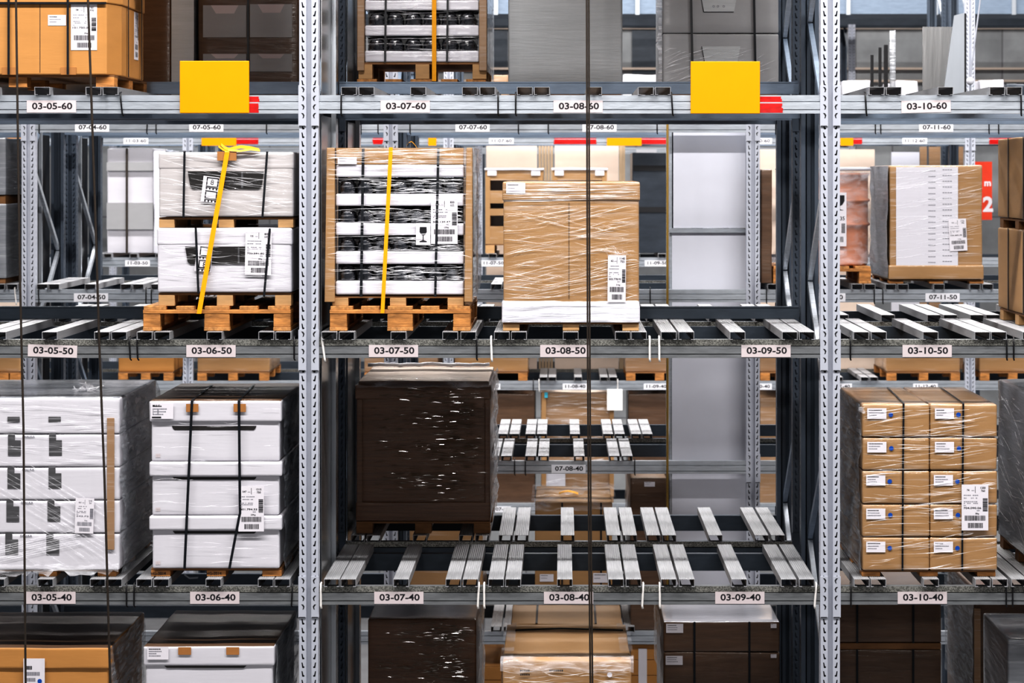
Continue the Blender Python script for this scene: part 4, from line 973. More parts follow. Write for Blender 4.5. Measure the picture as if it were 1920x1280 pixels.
# ================================================================== LEVEL 40, left bay
z40 = ZT[40] + .001
def stack_left():
    Y = Y1; s = (D0 + Y) / F; px0, px1 = -160, 225
    tiers = [(1069, 1000), (1000, 938), (938, 876), (876, 814), (814, 745)]
    words = ['bottom', 'second', 'third', 'fourth', 'top']
    skid(X(-40, Y), X(216, Y), Y + .02, Y + 1.05, z40, Z(1069.5, Y), 'tan block pallet under the white stack with grey squares at 03-05-40', 'wood_orange', .1, stamp=None)
    for i, (a, b) in enumerate(tiers):
        r = root('carton', f'white carton with dark grey printed squares, {words[i]} of five tiers at 03-05-40', 'carton', (X(32, Y), Y + .5, Z(a, Y)))
        mb = MB(); mb.soft(X(px0, Y), X(px1, Y), Y, Y + 1.1, Z(a, Y) + .0004, Z(b, Y), 0, .004, 3, 20 + i, 14, mtop=1 if i == 4 else None)
        mb.build('carton_body', ['card_white'] + (['card_grey_wrap'] if i == 4 else []), r)
        Yp = Y - .0015
        off = [-4, -2, 0, 1, 0][i]
        for xx in (14, 91):
            mb = MB()
            if i == 4:
                mb.box(X(xx + off, Yp), X(xx + 23 + off, Yp), Yp - .0006, Yp, Z(791, Yp), Z(781, Yp))
            else:
                t = b - 2 if i < 3 else b - 2
                mb.add([(X(px, Yp), Yp, Z(py, Yp)) for px, py in ((xx + off, t), (xx + 13 + off, t), (xx + 13 + off, t + 13), (xx + 24 + off, t + 13), (xx + 24 + off, t + 42), (xx + off, t + 42))], [tuple(range(6))[::-1]])
            mb.build('printed_square', ['icon_grey'], r)
        if i < 4:
            mb = MB(); st = Stick(mb, (X(53 + off, Yp), Yp, Z(b + 4, Yp))); st.text('SVALKA', 0, 0, .014, 0, .0006, bold=.03); mb.build('printed_name', ['grey_ink'], r)
    tag(MB().box(X(201, Y), X(215, Y), Y - .010, Y - .0045, Z(1030, Y), Z(783, Y)).build('corner_guard', ['card_dull'], bevel=.002), 'brown cardboard corner guard on the white stack at 03-05-40', 'corner guard')
    lab_parent = [o for o in COL.objects if o.get('label', '').startswith('white carton with dark grey printed squares, second')][0]
    ship_label(lab_parent, 140, 933, 175, 999, Y - .008, '461', '218', '54', '342.F2', '52kg', '', tilt=-.03, seed=24, fade=0)
    xr = X(226, Y); mb = MB(); vs = []; rr = random.Random(13); K, J = 16, 10
    for i in range(K + 1):
        for j in range(J):
            vs.append((xr + .008 + rr.uniform(-.008, .012) + .01 * math.sin(i * 1.3 + j), Y - .012 + j / (J - 1) * 1.12, Z(1074, Y) + (Z(746, Y) - Z(1074, Y)) * i / K))
    mb.add(vs, [(i * J + j, i * J + j + 1, (i + 1) * J + j + 1, (i + 1) * J + j) for i in range(K) for j in range(J - 1)], 0, True)
    vs = []
    for i in range(25):
        px = -20 + 243 * i / 24
        vs += [(X(px, Y), Y - .010, Z(1058 + rr.uniform(-3, 3), Y)), (X(px, Y), Y - .014, Z(1072 + rr.uniform(-4, 9), Y))]
    mb.add(vs, [(2 * i, 2 * i + 1, 2 * i + 3, 2 * i + 2) for i in range(24)], 1, True)
    # slanting film bands
    rr = random.Random(77)
    for k in range(26):
        z0 = 880 + k * 6.5 + rr.uniform(-4, 4); l = rr.uniform(120, 240); a = rr.uniform(-10, 110)
        mb.ribbon([(X(a + l * t, Y), Y - .007, Z(z0 - 12 + (.62 * l * t) * (.9 + .1 * t) if z0 + .62 * l * t < 1066 else min(1066, z0 + .62 * l * t), Y)) for t in (0, .25, .5, .75, 1) if a + l * t < 223], rr.uniform(.001, .005), (.4, 0, 1), 1)
    for k in range(8):
        z0 = 1052 - k * 3; mb.ribbon([(X(px, Y), Y - .0075, Z(z0 - (px - 0) * .22 - k, Y)) for px in (0, 50, 100, 150)], rr.uniform(.004, .012), (.2, 0, 1), 1)
    strands(mb, X(0, Y), X(222, Y), Z(870, Y), Z(750, Y), Y - .004, 50, -.12, .05, lmax=.4, seed=71, m=1, wmax=.0018)
    # crumple on top
    for k in range(14):
        a = rr.uniform(140, 185); mb.ribbon([(X(a + j * rr.uniform(-6, 9), .4), .3 + rr.uniform(0, .15), Z(745, Y) + .004 + .05 * math.sin(j * .9) * rr.random()) for j in range(5)], .01, (rr.uniform(-1, 1), 1, .4), 1)
    tag(mb.build('stretch_wrap', ['film_side_shaded', 'film_strand', 'film_white']), 'cloudy stretch wrap around the white stack with grey squares at 03-05-40', 'plastic wrap')
stack_left()
def stack_three():
    Y = Y1; words = ['bottom', 'middle', 'top']
    tiers = [(1066, 966), (966, 865), (865, 750)]
    skid(X(282, Y), X(527, Y), Y + .02, Y + 1.0, z40, Z(1066.6, Y), 'tan block pallet stamped on two blocks under the three white lidded cartons', 'wood_orange', .105, stamp='HG-2014')
    out = []
    for i, (a, b) in enumerate(tiers):
        L = 41 if i == 2 else 28
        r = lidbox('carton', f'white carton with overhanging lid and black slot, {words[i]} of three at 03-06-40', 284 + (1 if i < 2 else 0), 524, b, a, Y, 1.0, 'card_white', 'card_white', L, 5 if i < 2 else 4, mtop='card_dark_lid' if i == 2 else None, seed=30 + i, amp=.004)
        a0, b0 = (322, 481) if i == 2 else (324, 481)
        yy = b + L
        handle(r, a0, b0, yy + (7 if i == 2 else 1), yy + (15 if i == 2 else 6), Y - .0015, 3, name='grip_slot')
        mb = MB(); st = Stick(mb, (X(292, Y), Y - .0012, Z(a - 12, Y)))
        for q in range(3): st.rect(.0 + q * .009, .007 + q * .009, -.012, .008, .0005, 0)
        mb.build('care_symbols', ['label_paper'], r); out.append(r)
    top = out[2]; Yl = Y - .018
    small_label(top, 283, 756, 325, 785, Yl, 4, 14, mt='paper')
    mb = MB(); st = Stick(mb, (X(285, Yl), Yl - .002, Z(760, Yl))); st.text('MULIG', .024, 0, .010, 0, .0008); st.rect(0, .05, -.068, -.060, .0008, 0); st.rect(.005, .008, -.05, -.015, .0008, 1); st.rect(.03, .036, -.05, -.02, .0008, 1)
    mb.build('carton_print', ['ink', 'grey_ink'], top)
    for px in (360, 449): MB().box(X(px - 11, Yl), X(px + 12, Yl), Yl - .002, Yl + .001, Z(772, Yl), Z(757, Yl)).build('edge_guard', ['tan_tape'], top)
    ship_label(out[1], 447, 911, 495, 996, Y - .020, '547', '1310', '750', '801.794.33', '329kg', '2023', seed=25)
    Yp = Y - .022
    ztop = Z(750, Y) + .004
    band('left black strap over the three white lidded cartons at 03-06-40', [(X(398, .9), .9, ztop), (X(361, Yp), Yp + .002, ztop)] + front_pts(360, 751, 346, 1066, Yp), .014)
    band('right black strap over the three white lidded cartons at 03-06-40', [(X(476, .9), .9, ztop), (X(449, Yp), Yp + .002, ztop)] + front_pts(448, 751, 450, 962, Yp, 3) + front_pts(449, 966, 430, 1066, Yp, 2), .014)
    mb = MB(); mb.ribbon([(X(345, Yp), Yp, Z(1066, Yp)), (X(346, Yp), Yp - .01, Z(1076, Yp)), (X(356, Yp), Yp - .012, Z(1083, Yp)), (X(372, Yp), Yp - .01, Z(1082, Yp))], .010, (0, .4, 1)); tag(mb.build('strap_end', ['black_strap']), 'loose black strap end hanging below the three white cartons', 'strap')
    xr = X(530, Y); mb = MB(); vs = []; rr = random.Random(23); K, J = 14, 8
    for i in range(K + 1):
        for j in range(J): vs.append((xr + .006 + rr.uniform(-.006, .012), Y + j / (J - 1) * 1.0, Z(1066, Y) + (Z(752, Y) - Z(1066, Y)) * i / K))
    mb.add(vs, [(i * J + j, i * J + j + 1, (i + 1) * J + j + 1, (i + 1) * J + j) for i in range(K) for j in range(J - 1)], 0, True)
    strands(mb, X(285, Y), X(526, Y), Z(1062, Y), Z(760, Y), Y - .018, 45, -.04, .04, lmax=.3, seed=81, m=1, wmax=.0016)
    tag(mb.build('stretch_wrap', ['film_side_shaded', 'film_strand']), 'clear stretch wrap around the three white lidded cartons', 'plastic wrap')
stack_three()

# ================================================================== LEVEL 40, middle bay: dark wrapped load in the back rack
Yd = 1.53
r = lidbox('wrapped_load', 'large dark brown wrapped load with a pale top in the back rack behind 03-07-40', 672, 917, 713, 985 - 8, Yd, 1.0, 'card_brown_wrap', None, 0, 0, mtop='beige', seed=44, amp=.006, cat='wrapped load')
MB().box(X(666, Yd), X(921, Yd), Yd - .012, Yd + .99, Z(748, Yd), Z(721, Yd)).build('lid_flange', ['card_brown_wrap'], r, bevel=.008)
for a, b in ((669, 680), (909, 919)): MB().box(X(a, Yd), X(b, Yd), Yd - .010, Yd + .1, Z(945, Yd), Z(748, Yd)).build('corner_post', ['card_brown_wrap'], r, bevel=.005)
mb = MB(); mb.soft(X(667, Yd), X(920, Yd), Yd - .012, Yd + .99, Z(977, Yd), Z(940, Yd), 0, .004, 4, 2, 10); mb.build('base_tray', ['card_brown_wrap'], r)
xr = X(921.5, Yd); mb = MB(); vs = []; rr = random.Random(33); K, J = 26, 10
for i in range(K + 1):
    for j in range(J): vs.append((xr + .006 + rr.uniform(-.006, .014), Yd - .02 + j / (J - 1) * 1.02, Z(972, Yd) + (Z(712, Yd) - Z(972, Yd)) * i / K))
mb.add(vs, [(i * J + j, i * J + j + 1, (i + 1) * J + j + 1, (i + 1) * J + j) for i in range(K) for j in range(J - 1)], 0, True)
vs = []
ztop = Z(713, Yd)
for i in range(20):
    px = 664 + 258 * i / 19
    vs += [(X(px, Yd), Yd - .02, ztop - .035 - rr.uniform(0, .012)), (X(px, Yd), Yd - .012, ztop + .004), (X(px, Yd), Yd + .12, ztop + .006 + rr.uniform(0, .006))]
mb.add(vs, [f for i in range(19) for f in ((3 * i, 3 * i + 3, 3 * i + 4, 3 * i + 1), (3 * i + 1, 3 * i + 4, 3 * i + 5, 3 * i + 2))], 1, True)
MB().tube([(X(px, Yd + .95), Yd + .95, ztop + .012 + rr.uniform(0, .012)) for px in range(690, 925, 12)], .012, 8).build('rolled_film_edge', ['film_white'], r)
gm = MB(); glints(gm, 690, 912, 728, 940, Yd - .012, 620, 3); glints(gm, 800, 910, 740, 870, Yd - .012, 300, 5); gm.build('wrap_glints', ['film_glint'], r, kind='stuff')
tag(mb.build('stretch_wrap', ['film_side', 'film_clear']), 'stretch wrap with a white rolled top edge around the large dark brown load', 'plastic wrap')
skid(X(668, Yd), X(919, Yd), Yd, Yd + 1.0, z40, Z(977.5, Yd), 'dark wooden block pallet under the large dark brown wrapped load', 'wood_dark', .1)

# ================================================================== LEVEL 40, right bay: ten-carton stack
def stack_ten():
    Y = Y1; xm = 1743.5; rows_ = ['bottom', 'fourth', 'third', 'second', 'top']; ys = [1070, 1007, 945, 882, 820, 757]
    skid(X(1617, Y), X(1868, Y), Y + .02, Y + 1.0, z40, Z(1070.6, Y), 'tan block pallet under the ten-carton stack at 03-10-40', 'wood_orange', .1)
    for i in range(5):
        for c, (a, b) in enumerate(((1617, xm - .3), (xm + .3, 1870))):
            r = root('carton', f'tan carton with white sticker and blue dot, {rows_[i]} row, {"left" if c == 0 else "right"} column at 03-10-40', 'carton', (X((a + b) / 2, Y), Y + .5, Z(ys[i], Y)))
            mb = MB(); mb.soft(X(a, Y), X(b, Y), Y, Y + 1.0, Z(ys[i], Y) + .0004, Z(ys[i + 1] + .4, Y), 0, .0035, 4, i * 2 + c, 10, .002); mb.build('carton_body', ['card_tan_wrap'], r)
            yy = ys[i + 1] + 8; x0 = a + 7 + (2 if i > 2 else 0)
            small_label(r, x0, yy, x0 + 36, yy + 20, Y - .004, 3, i * 5 + c)
            mb = MB(); st = Stick(mb, (X(x0 + 44 + (i % 2), Y), Y - .0045, Z(yy + 12, Y))); n = 16
            st.poly([(.0125 * math.cos(2 * math.pi * k / n), .0125 * math.sin(2 * math.pi * k / n)) for k in range(n)], .0012, 0)
            mb.build('blue_dot', ['blue_dot'], r)
            if i == 2 and c == 1: ship_label(r, 1803, 908, 1853, 994, Y - .011, '74', '1200', '760', '704.090.06', '38kg', '2009', seed=26)
    zt = Z(757, Y) + .005; Yp = Y - .008
    for a, b, a2, w in ((1694, 1692, 1664, 'left'), (1806, 1804, 1763, 'right')):
        band(f'{w} black strap over the ten-carton stack at 03-10-40', [(X(a2, .95), .95, zt), (X(a, Y), Yp + .002, zt)] + front_pts(a, 757, b, 1070, Yp, 6, .001), .010)
    mb = MB(); vs = []; rr = random.Random(43); K, J = 18, 9; xl = X(1616, Y)
    for i in range(K + 1):
        for j in range(J): vs.append((xl - .008 - rr.uniform(-.006, .012), Y - .004 + j / (J - 1) * 1.0, Z(1070, Y) + (Z(757, Y) - Z(1070, Y)) * i / K))
    mb.add(vs, [((i + 1) * J + j, (i + 1) * J + j + 1, i * J + j + 1, i * J + j) for i in range(K) for j in range(J - 1)], 0, True)
    strands(mb, X(1618, Y), X(1868, Y), Z(1066, Y), Z(762, Y), Y - .006, 120, .02, .2, lmin=.06, lmax=.4, seed=95, m=1, wmin=.0012, wmax=.003)
    strands(mb, X(1618, Y), X(1868, Y), Z(1000, Y), Z(770, Y), Y - .006, 40, -.12, .02, lmin=.06, lmax=.3, seed=96, m=1, wmin=.001, wmax=.0024)
    for k in range(5): mb.ribbon([(X(1614 + rr.uniform(-5, 7), Y), Y - .012, Z(763 + j * 3 + rr.uniform(-3, 3), Y)) for j in range(4)], .012, (1, 0, .3), 1)
    tag(mb.build('stretch_wrap', ['film_side_shaded', 'film_strand']), 'shiny stretch wrap around the ten-carton stack at 03-10-40', 'plastic wrap')
stack_ten()
Y = .05; xs = X(1938, Y)
r = root('grey_wrapped_load', 'grey wrapped load cut off at the right edge, slot 03-11-40', 'load', (xs + .4, .55, z40 + .07))
mb = MB(); mb.soft(xs, xs + .8, Y, Y + 1.02, z40 + .07, Z(742, Y), 0, .008, 4, 9, 16); mb.build('load_body', ['card_grey_wrap'], r)
mb = MB(); strands(mb, Y + .05, Y + 1.0, Z(1040, Y), Z(760, Y), 0, 60, -.2, .5, lmax=.4, seed=97, axis='l', X0=xs - .006); mb.build('wrap_strands', ['film_strand'], r)
skid(xs + .01, xs + .79, Y + .01, Y + 1.0, z40, z40 + .069, 'brown block pallet under the grey wrapped load at the right edge', 'wood_dark')

# ================================================================== LEVEL 30 (tops under the 40 beams)
zb30 = ZB[30] + .001
def low(name, label, px0, px1, pyt, Y, depth, mt, mtop=None, lid=0, wrap=None, seed=0, cat='carton', amp=.005, mlid=None, base='pallet_base', zb=None):
    zb = zb30 if zb is None else zb
    x0, x1, zt = X(px0, Y), X(px1, Y), Z(pyt, Y); s = (D0 + Y) / F
    r = root(name, label, cat, ((x0 + x1) / 2, Y + depth / 2, zb))
    mb = MB(); mb.soft(x0, x1, Y, Y + depth, zb + .0, zt - (.006 if lid else 0), 0, amp, 3, seed, 14, mtop=1 if mtop and not lid else None); mb.build('carton_body', [mt] + ([mtop] if mtop and not lid else []), r)
    if lid:
        mb = MB(); mb.soft(x0 - .01, x1 + .01, Y - .01, Y + depth + .01, zt - lid * s, zt, 0, amp, 4, seed + 1, 14, mtop=1 if mtop else None); mb.build('lid', [mlid or mt] + ([mtop] if mtop else []), r)
    if wrap:
        mb = MB(); rr = random.Random(seed); K, J = 8, 8; vs = []
        xx, sg = (x1 + .012, 1) if wrap == 'r' else (x0 - .012, -1)
        for i in range(K + 1):
            for j in range(J): vs.append((xx + sg * rr.uniform(-.004, .012), Y - .012 + j / (J - 1) * (depth + .02), zt - .7 + .7 * i / K))
        mb.add(vs, [(i * J + j, i * J + j + 1, (i + 1) * J + j + 1, (i + 1) * J + j) for i in range(K) for j in range(J - 1)], 0, True)
        mb.build('wrap_film', ['film_side_shaded' if 'dark' in mt or 'orange' in mt else 'film_side'], r)
    return r
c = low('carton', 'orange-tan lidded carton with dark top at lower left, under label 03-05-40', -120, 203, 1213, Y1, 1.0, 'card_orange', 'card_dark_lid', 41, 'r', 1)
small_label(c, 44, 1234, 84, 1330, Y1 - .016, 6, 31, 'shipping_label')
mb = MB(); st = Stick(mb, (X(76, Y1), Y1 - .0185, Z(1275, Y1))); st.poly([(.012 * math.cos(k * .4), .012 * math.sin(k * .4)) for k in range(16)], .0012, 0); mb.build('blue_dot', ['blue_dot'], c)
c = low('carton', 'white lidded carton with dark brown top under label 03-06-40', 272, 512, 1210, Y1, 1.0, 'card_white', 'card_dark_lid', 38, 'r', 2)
handle(c, 306, 464, 1238, 1252, Y1 - .004, 3, name='grip_slot')
for px in (347, 437): MB().box(X(px - 12, Y1), X(px + 12, Y1), Y1 - .016, Y1 - .012, Z(1226, Y1), Z(1212, Y1)).build('edge_guard', ['tan_tape'], c)
small_label(c, 276, 1212, 316, 1236, Y1 - .015, 4, 33)
c = low('wrapped_load', 'dark brown glossy wrapped load under label 03-07-40', 690, 893, 1160, Yd, 1.0, 'card_brown_wrap', 'card_dark', 0, 'r', 3, 'wrapped load')
mb = MB(); glints(mb, 700, 890, 1165, 1290, Yd - .008, 420, 8); glints(mb, 790, 885, 1170, 1290, Yd - .008, 250, 9); mb.build('wrap_glints', ['film_glint'], c, kind='stuff')
c = low('carton', 'tan wrapped carton with wrinkled film edges in the front rack under label 03-08-40', 942, 1184, 1238, Y1, 1.0, 'card_tan_wrap', 'card_tan', 0, None, 4)
mb = MB(); rr = random.Random(4)
zt = Z(1238, Y1)
vs = []
for i in range(24):
    px = 938 + 250 * i / 23
    vs += [(X(px, Y1), Y1 - .012, zt - .05 - rr.uniform(0, .02)), (X(px, Y1), Y1 - .008, zt + .004), (X(px, Y1), Y1 + .08, zt + .006 + rr.uniform(0, .006))]
mb.add(vs, [f for i in range(23) for f in ((3 * i, 3 * i + 3, 3 * i + 4, 3 * i + 1), (3 * i + 1, 3 * i + 4, 3 * i + 5, 3 * i + 2))], 0, True)
for sx in (0, 1):
    a, b = (938, 962) if sx == 0 else (1164, 1189)
    vs = []
    for i in range(12):
        y = Y1 + .0 + 1.0 * i / 11; vs += [(X(a, Y1), y, zt + .005 + rr.uniform(0, .006)), (X(b, Y1), y, zt + .006 + rr.uniform(0, .006))]
    mb.add(vs, [(2 * i, 2 * i + 1, 2 * i + 3, 2 * i + 2) for i in range(11)], 0, True)
strands(mb, X(945, Y1), X(1182, Y1), Z(1290, Y1), Z(1242, Y1), Y1 - .012, 60, -.2, .2, lmax=.2, seed=103, m=1)
mb.build('wrap_film', ['film_clear', 'film_strand'], c)
st = Stick(MB(), (0, 0, 0)); mb = st.mb
st = Stick(mb, (X(975, Y1), Y1 - .006, Z(1258, Y1)))
rr = random.Random(9)
for row in range(2):
    for k in range(5): st.rect(k * .011 + row * .002, k * .011 + .008, -row * .022, -row * .022 + .010, .001, 0)
for k in range(7): st.rect(.16 + k * .011, .168 + k * .011, 0, .010, .001, 0)
mb.build('carton_print', ['ink'], c)
mb = MB(); st = Stick(mb, (X(1143, Y1), Y1 - .008, Z(1264, Y1))); st.poly([(.014 * math.cos(k * .4), .014 * math.sin(k * .4)) for k in range(16)], .0012, 0); mb.build('round_sticker', ['paper'], c)
z_ = Z(1238, Y1) + .011
MB().tube([(X(965, .6), .80, z_), (X(1050, .6), .83, z_ + .004), (X(1170, .6), .80, z_)], .005, 6).build('cord', ['black_strap'], c)
c = low('carton', 'tan strapped carton in the back rack, just under label 03-08-40', 957, 1168, 1169, Yd, 1.0, 'card_tan', None, 0, None, 5)
for px in (1006, 1117):
    zt = Z(1169, Yd) + .002; MB().box(X(px - 2, Yd), X(px + 2, Yd), Yd - .002, Yd + 1.0, zt, zt + .0015).build('strap', ['black_strap'], c)
def two_tier(px0, px1, ptop, pmid, Y, lab, mt, mtop, seed, straps, wrap=None, gap=0):
    x0, x1 = X(px0, Y), X(px1, Y); zm = Z(pmid, Y)
    out = []
    for w, za, zb_ in (('lower', zb30, zm - .001 - gap), ('upper', zm, Z(ptop, Y))):
        r = root('carton', f'{w} {lab}', 'carton', ((x0 + x1) / 2, Y + .5, za)); mb = MB()
        mb.soft(x0, x1, Y, Y + 1.0, za, zb_, 0, .004, 3, seed + len(out), 12, mtop=1 if mtop and w == 'upper' else None); mb.build('carton_body', [mt] + ([mtop] if mtop and w == 'upper' else []), r)
        for px in straps: MB().box(X(px - 2, Y), X(px + 2, Y), Y - .007, Y - .005, za, zb_).build('strap', ['black_strap'], r)
        out.append(r)
    return out
o = two_tier(1244, 1462, 1165, 1222, Yd, 'brown strapped carton with white stickers under label 03-09-40', 'card_dark', 'film_white', 50, (1302, 1405))
small_label(o[1], 1249, 1169, 1281, 1186, Yd - .006, 3, 41); small_label(o[0], 1248, 1229, 1280, 1246, Yd - .006, 3, 42); small_label(o[1], 1445, 1169, 1456, 1177, Yd - .006, 1, 43); small_label(o[0], 1445, 1226, 1456, 1233, Yd - .006, 1, 44)
mb = MB(); rr = random.Random(6); vs = []; xl = X(1243, Yd)
for i in range(9):
    for j in range(7): vs.append((xl - .012 - rr.uniform(-.004, .010), Yd - .01 + j / 6, Z(1290, Yd) + (Z(1165, Yd) - Z(1290, Yd)) * i / 8))
mb.add(vs, [((i + 1) * 7 + j, (i + 1) * 7 + j + 1, i * 7 + j + 1, i * 7 + j) for i in range(8) for j in range(6)], 0, True)
tag(mb.build('stretch_wrap', ['film_side']), 'pale stretch wrap on the left side of the brown strapped cartons under 03-09-40', 'plastic wrap')
o = two_tier(1560, 1765, 1100, 1205, Yd, 'dark brown wrapped carton beside the right upright, under label 03-10-40', 'card_dark', None, 60, (1607, 1712), gap=.036)
tag(MB().box(X(1562, Yd), X(1764, Yd), Yd - .004, Yd + .95, Z(1205, Yd) - .0365, Z(1205, Yd) - .0005).build('wooden_spacer', ['wood_dark']), 'dark wooden spacer strip between the two dark brown cartons under 03-10-40', 'wood strip')
c = low('wrapped_load', 'brown carton with grey wrapped side under label 03-10-40, near the right edge', 1828, 2010, 1105, Yd, 1.0, 'card_dark', None, 0, 'l', 7, 'wrapped load')
MB().box(X(1826, Yd), X(1838, Yd), Yd - .012, Yd - .006, Z(1300, Yd), Z(1140, Yd)).build('corner_guard', ['card_dull'], c)
skid(X(1892, .3), X(2098, .3), .0, 1.09, zb30, zb30 + .07, 'brown block pallet under the low grey carton at the lower right corner', 'wood_dark')
low('carton', 'low grey carton at the lower right corner', 1890, 2100, 1197, .3, .75, 'card_grey_wrap', None, 0, None, 8, zb=zb30 + .0705)

# ================================================================== ROW 07 loads
Yb7 = 5.42
zB50 = ZT[50] + .001
# drum on a pallet
xc = X(1544, Yb7 + .4); rd = .375; yc = Yb7 + .42
euro(X(1450, Yb7), X(1634, Yb7), Yb7 + .02, Yb7 + .84, zB50, 'pale orange pallet under the pink drum in row 07')
zd0 = zB50 + .136; zd1 = Z(324, Yb7 + .1); H = zd1 - zd0
r = root('drum', 'salmon pink ribbed drum in clear plastic on a pallet behind the right upright', 'drum', (xc, yc, zd0))
pr = [(rd * .93, zd0), (rd * .95, zd0 + .02)]
for t in (.02, .34, .42, .62, .68, .97):
    pr += [(rd * .95, zd0 + H * t)]
    if .1 < t < .9 and t in (.42, .68): pr += [(rd * .99, zd0 + H * (t + .012)), (rd * .99, zd0 + H * (t + .03)), (rd * .95, zd0 + H * (t + .045))]
pr = sorted(set(pr), key=lambda q: q[1]); pr += [(rd * .97, zd1 - .02), (rd * .97, zd1), (.02, zd1)]
mb = MB(); mb.lathe(pr, xc, yc, 48); mb.build('drum_body', ['drum_pink'], r)
rr = random.Random(12); mb = MB(); n = 60; prof = [(rd * 1.12, zd0 + .004), (rd * 1.06, zd0 + .06), (rd * .995, zd0 + .16), (rd * .985, zd0 + H * .4), (rd * 1.01, zd0 + H * .45), (rd * .985, zd0 + H * .55), (rd * 1.01, zd0 + H * .71), (rd * .985, zd0 + H * .85), (rd * 1.01, zd1 + .012), (rd * .8, zd1 + .016), (.02, zd1 + .014)]
vs = []
for q, (a, z) in enumerate(prof):
    for k in range(n): vs.append((xc + (a + rr.uniform(-.008, .012) * (2 if q < 2 else .5)) * math.cos(2 * math.pi * k / n), yc + (a + rr.uniform(-.004, .008)) * math.sin(2 * math.pi * k / n), z + (rr.uniform(0, .015) if q == 0 else 0)))
mb.add(vs, [(i * n + k, i * n + (k + 1) % n, (i + 1) * n + (k + 1) % n, (i + 1) * n + k) for i in range(len(prof) - 1) for k in range(n)], 0, True)
mb.build('plastic_hood', ['film_clear'], r)
mb = MB(); mb.lathe([(rd * 1.0, zd1 + .017), (rd * 1.03, zd1 + .03), (rd * .98, zd1 + .045), (.02, zd1 + .04)], xc, yc, 40); mb.build('gathered_film', ['film_white'], r)
mb = MB(); yl = yc - math.sqrt((rd * 1.03) ** 2 - (X(1577, Yb7) - xc) ** 2) - .0
st = Stick(mb, (X(1556, Yb7), yl - .02, Z(462, Yb7)), (1, .18, 0)); w, h = X(1589, Yb7) - X(1556, Yb7), Z(361, Yb7) - Z(462, Yb7)
st.slab(0, w, 0, h, .0, .0015, 0)
st.poly([(w * .30, h * .95), (w * .30, h * .82), (w * .42, h * .76), (w * .50, h * .75), (w * .50, h * .69), (w * .35, h * .67), (w * .85, h * .67), (w * .62, h * .69), (w * .62, h * .75), (w * .75, h * .77), (w * .88, h * .84), (w * .88, h * .95)][::-1], .0025, 1)
for k in range(9): st.rect(w * (.3 + .06 * k), w * (.33 + .06 * k), h * .08, h * .18, .0025, 1); st.rect(w * .7, w * .92, h * (.25 + .02 * k), h * (.262 + .02 * k), .0025, 1)
st.text('135', w * .7, h * .52, .03, 1, .0025)
mb.build('shipping_label', ['paper', 'ink'], r)
tag(MB().soft(X(1427, Yb7), X(1448, Yb7), Yb7 + .02, Yb7 + .9, zB50, Z(318, Yb7), 0, .008, 5, 3).build('dark_wrapped_pack', ['card_dark']), 'dark wrapped pack standing left of the pink drum', 'pack')
# wrapped box 07-11-50
skid(X(1668, Yb7), X(1845, Yb7), Yb7 + .02, Yb7 + 1.0, zB50, Z(524.5, Yb7), 'tan block pallet under the wrapped white and tan load at 07-11-50', 'wood_orange', .11)
x0, x1 = X(1668, Yb7), X(1842, Yb7)
r = root('wrapped_load', 'wrapped load with a white printed front panel and tan edges at 07-11-50', 'wrapped load', ((x0 + x1) / 2, Yb7 + .5, Z(524, Yb7)))
mb = MB(); mb.soft(x0, x1, Yb7, Yb7 + 1, Z(524, Yb7), Z(310, Yb7), 0, .005, 3, 5, 12); mb.build('load_body', ['card_tan_wrap'], r)
mb = MB(); st = Stick(mb, (X(1680, Yb7), Yb7 - .003, Z(498, Yb7))); w, h = X(1796, Yb7) - X(1680, Yb7), Z(313, Yb7) - Z(498, Yb7); st.slab(0, w, 0, h, 0, .003, 0)
rr = random.Random(2)
for k in range(17):
    yy = h * (.03 + k * .058)
    for q in range(4): st.rect(w * (.52 + q * .03), w * (.545 + q * .03), yy, yy + h * .008, .004, 1); st.rect(w * (.75 + q * .04), w * (.78 + q * .04), yy + h * .01, yy + h * .018, .004, 1)
mb.build('front_panel', ['band_white', 'grey_ink'], r)
mb = MB(); mb.soft(x0 - .01, x1 + .01, Yb7 - .012, Yb7 + 1.01, Z(524, Yb7), Z(497, Yb7), 0, .004, 5, 1, 10); mb.build('base_tray', ['card_tan_wrap'], r)
ship_label(r, 1781, 411, 1814, 471, Yb7 - .012, '771', '1102', '790', '104.485.05', '131kg', '', seed=29, tilt=.05)
mb = MB(); strands(mb, x0, x1, Z(495, Yb7), Z(312, Yb7), Yb7 - .008, 80, .02, .3, lmin=.1, lmax=.5, seed=111, wmax=.002); mb.build('wrap_strands', ['film_strand'], r)
mb = MB(); rr = random.Random(63); vs = []
for i in range(11):
    for j in range(7): vs.append((x0 - .014 - rr.uniform(-.004, .010), Yb7 - .01 + j / 6, Z(520, Yb7) + (Z(311, Yb7) - Z(520, Yb7)) * i / 10))
mb.add(vs, [((i + 1) * 7 + j, (i + 1) * 7 + j + 1, i * 7 + j + 1, i * 7 + j) for i in range(10) for j in range(6)], 0, True); mb.build('side_wrap', ['card_grey_wrap'], r)
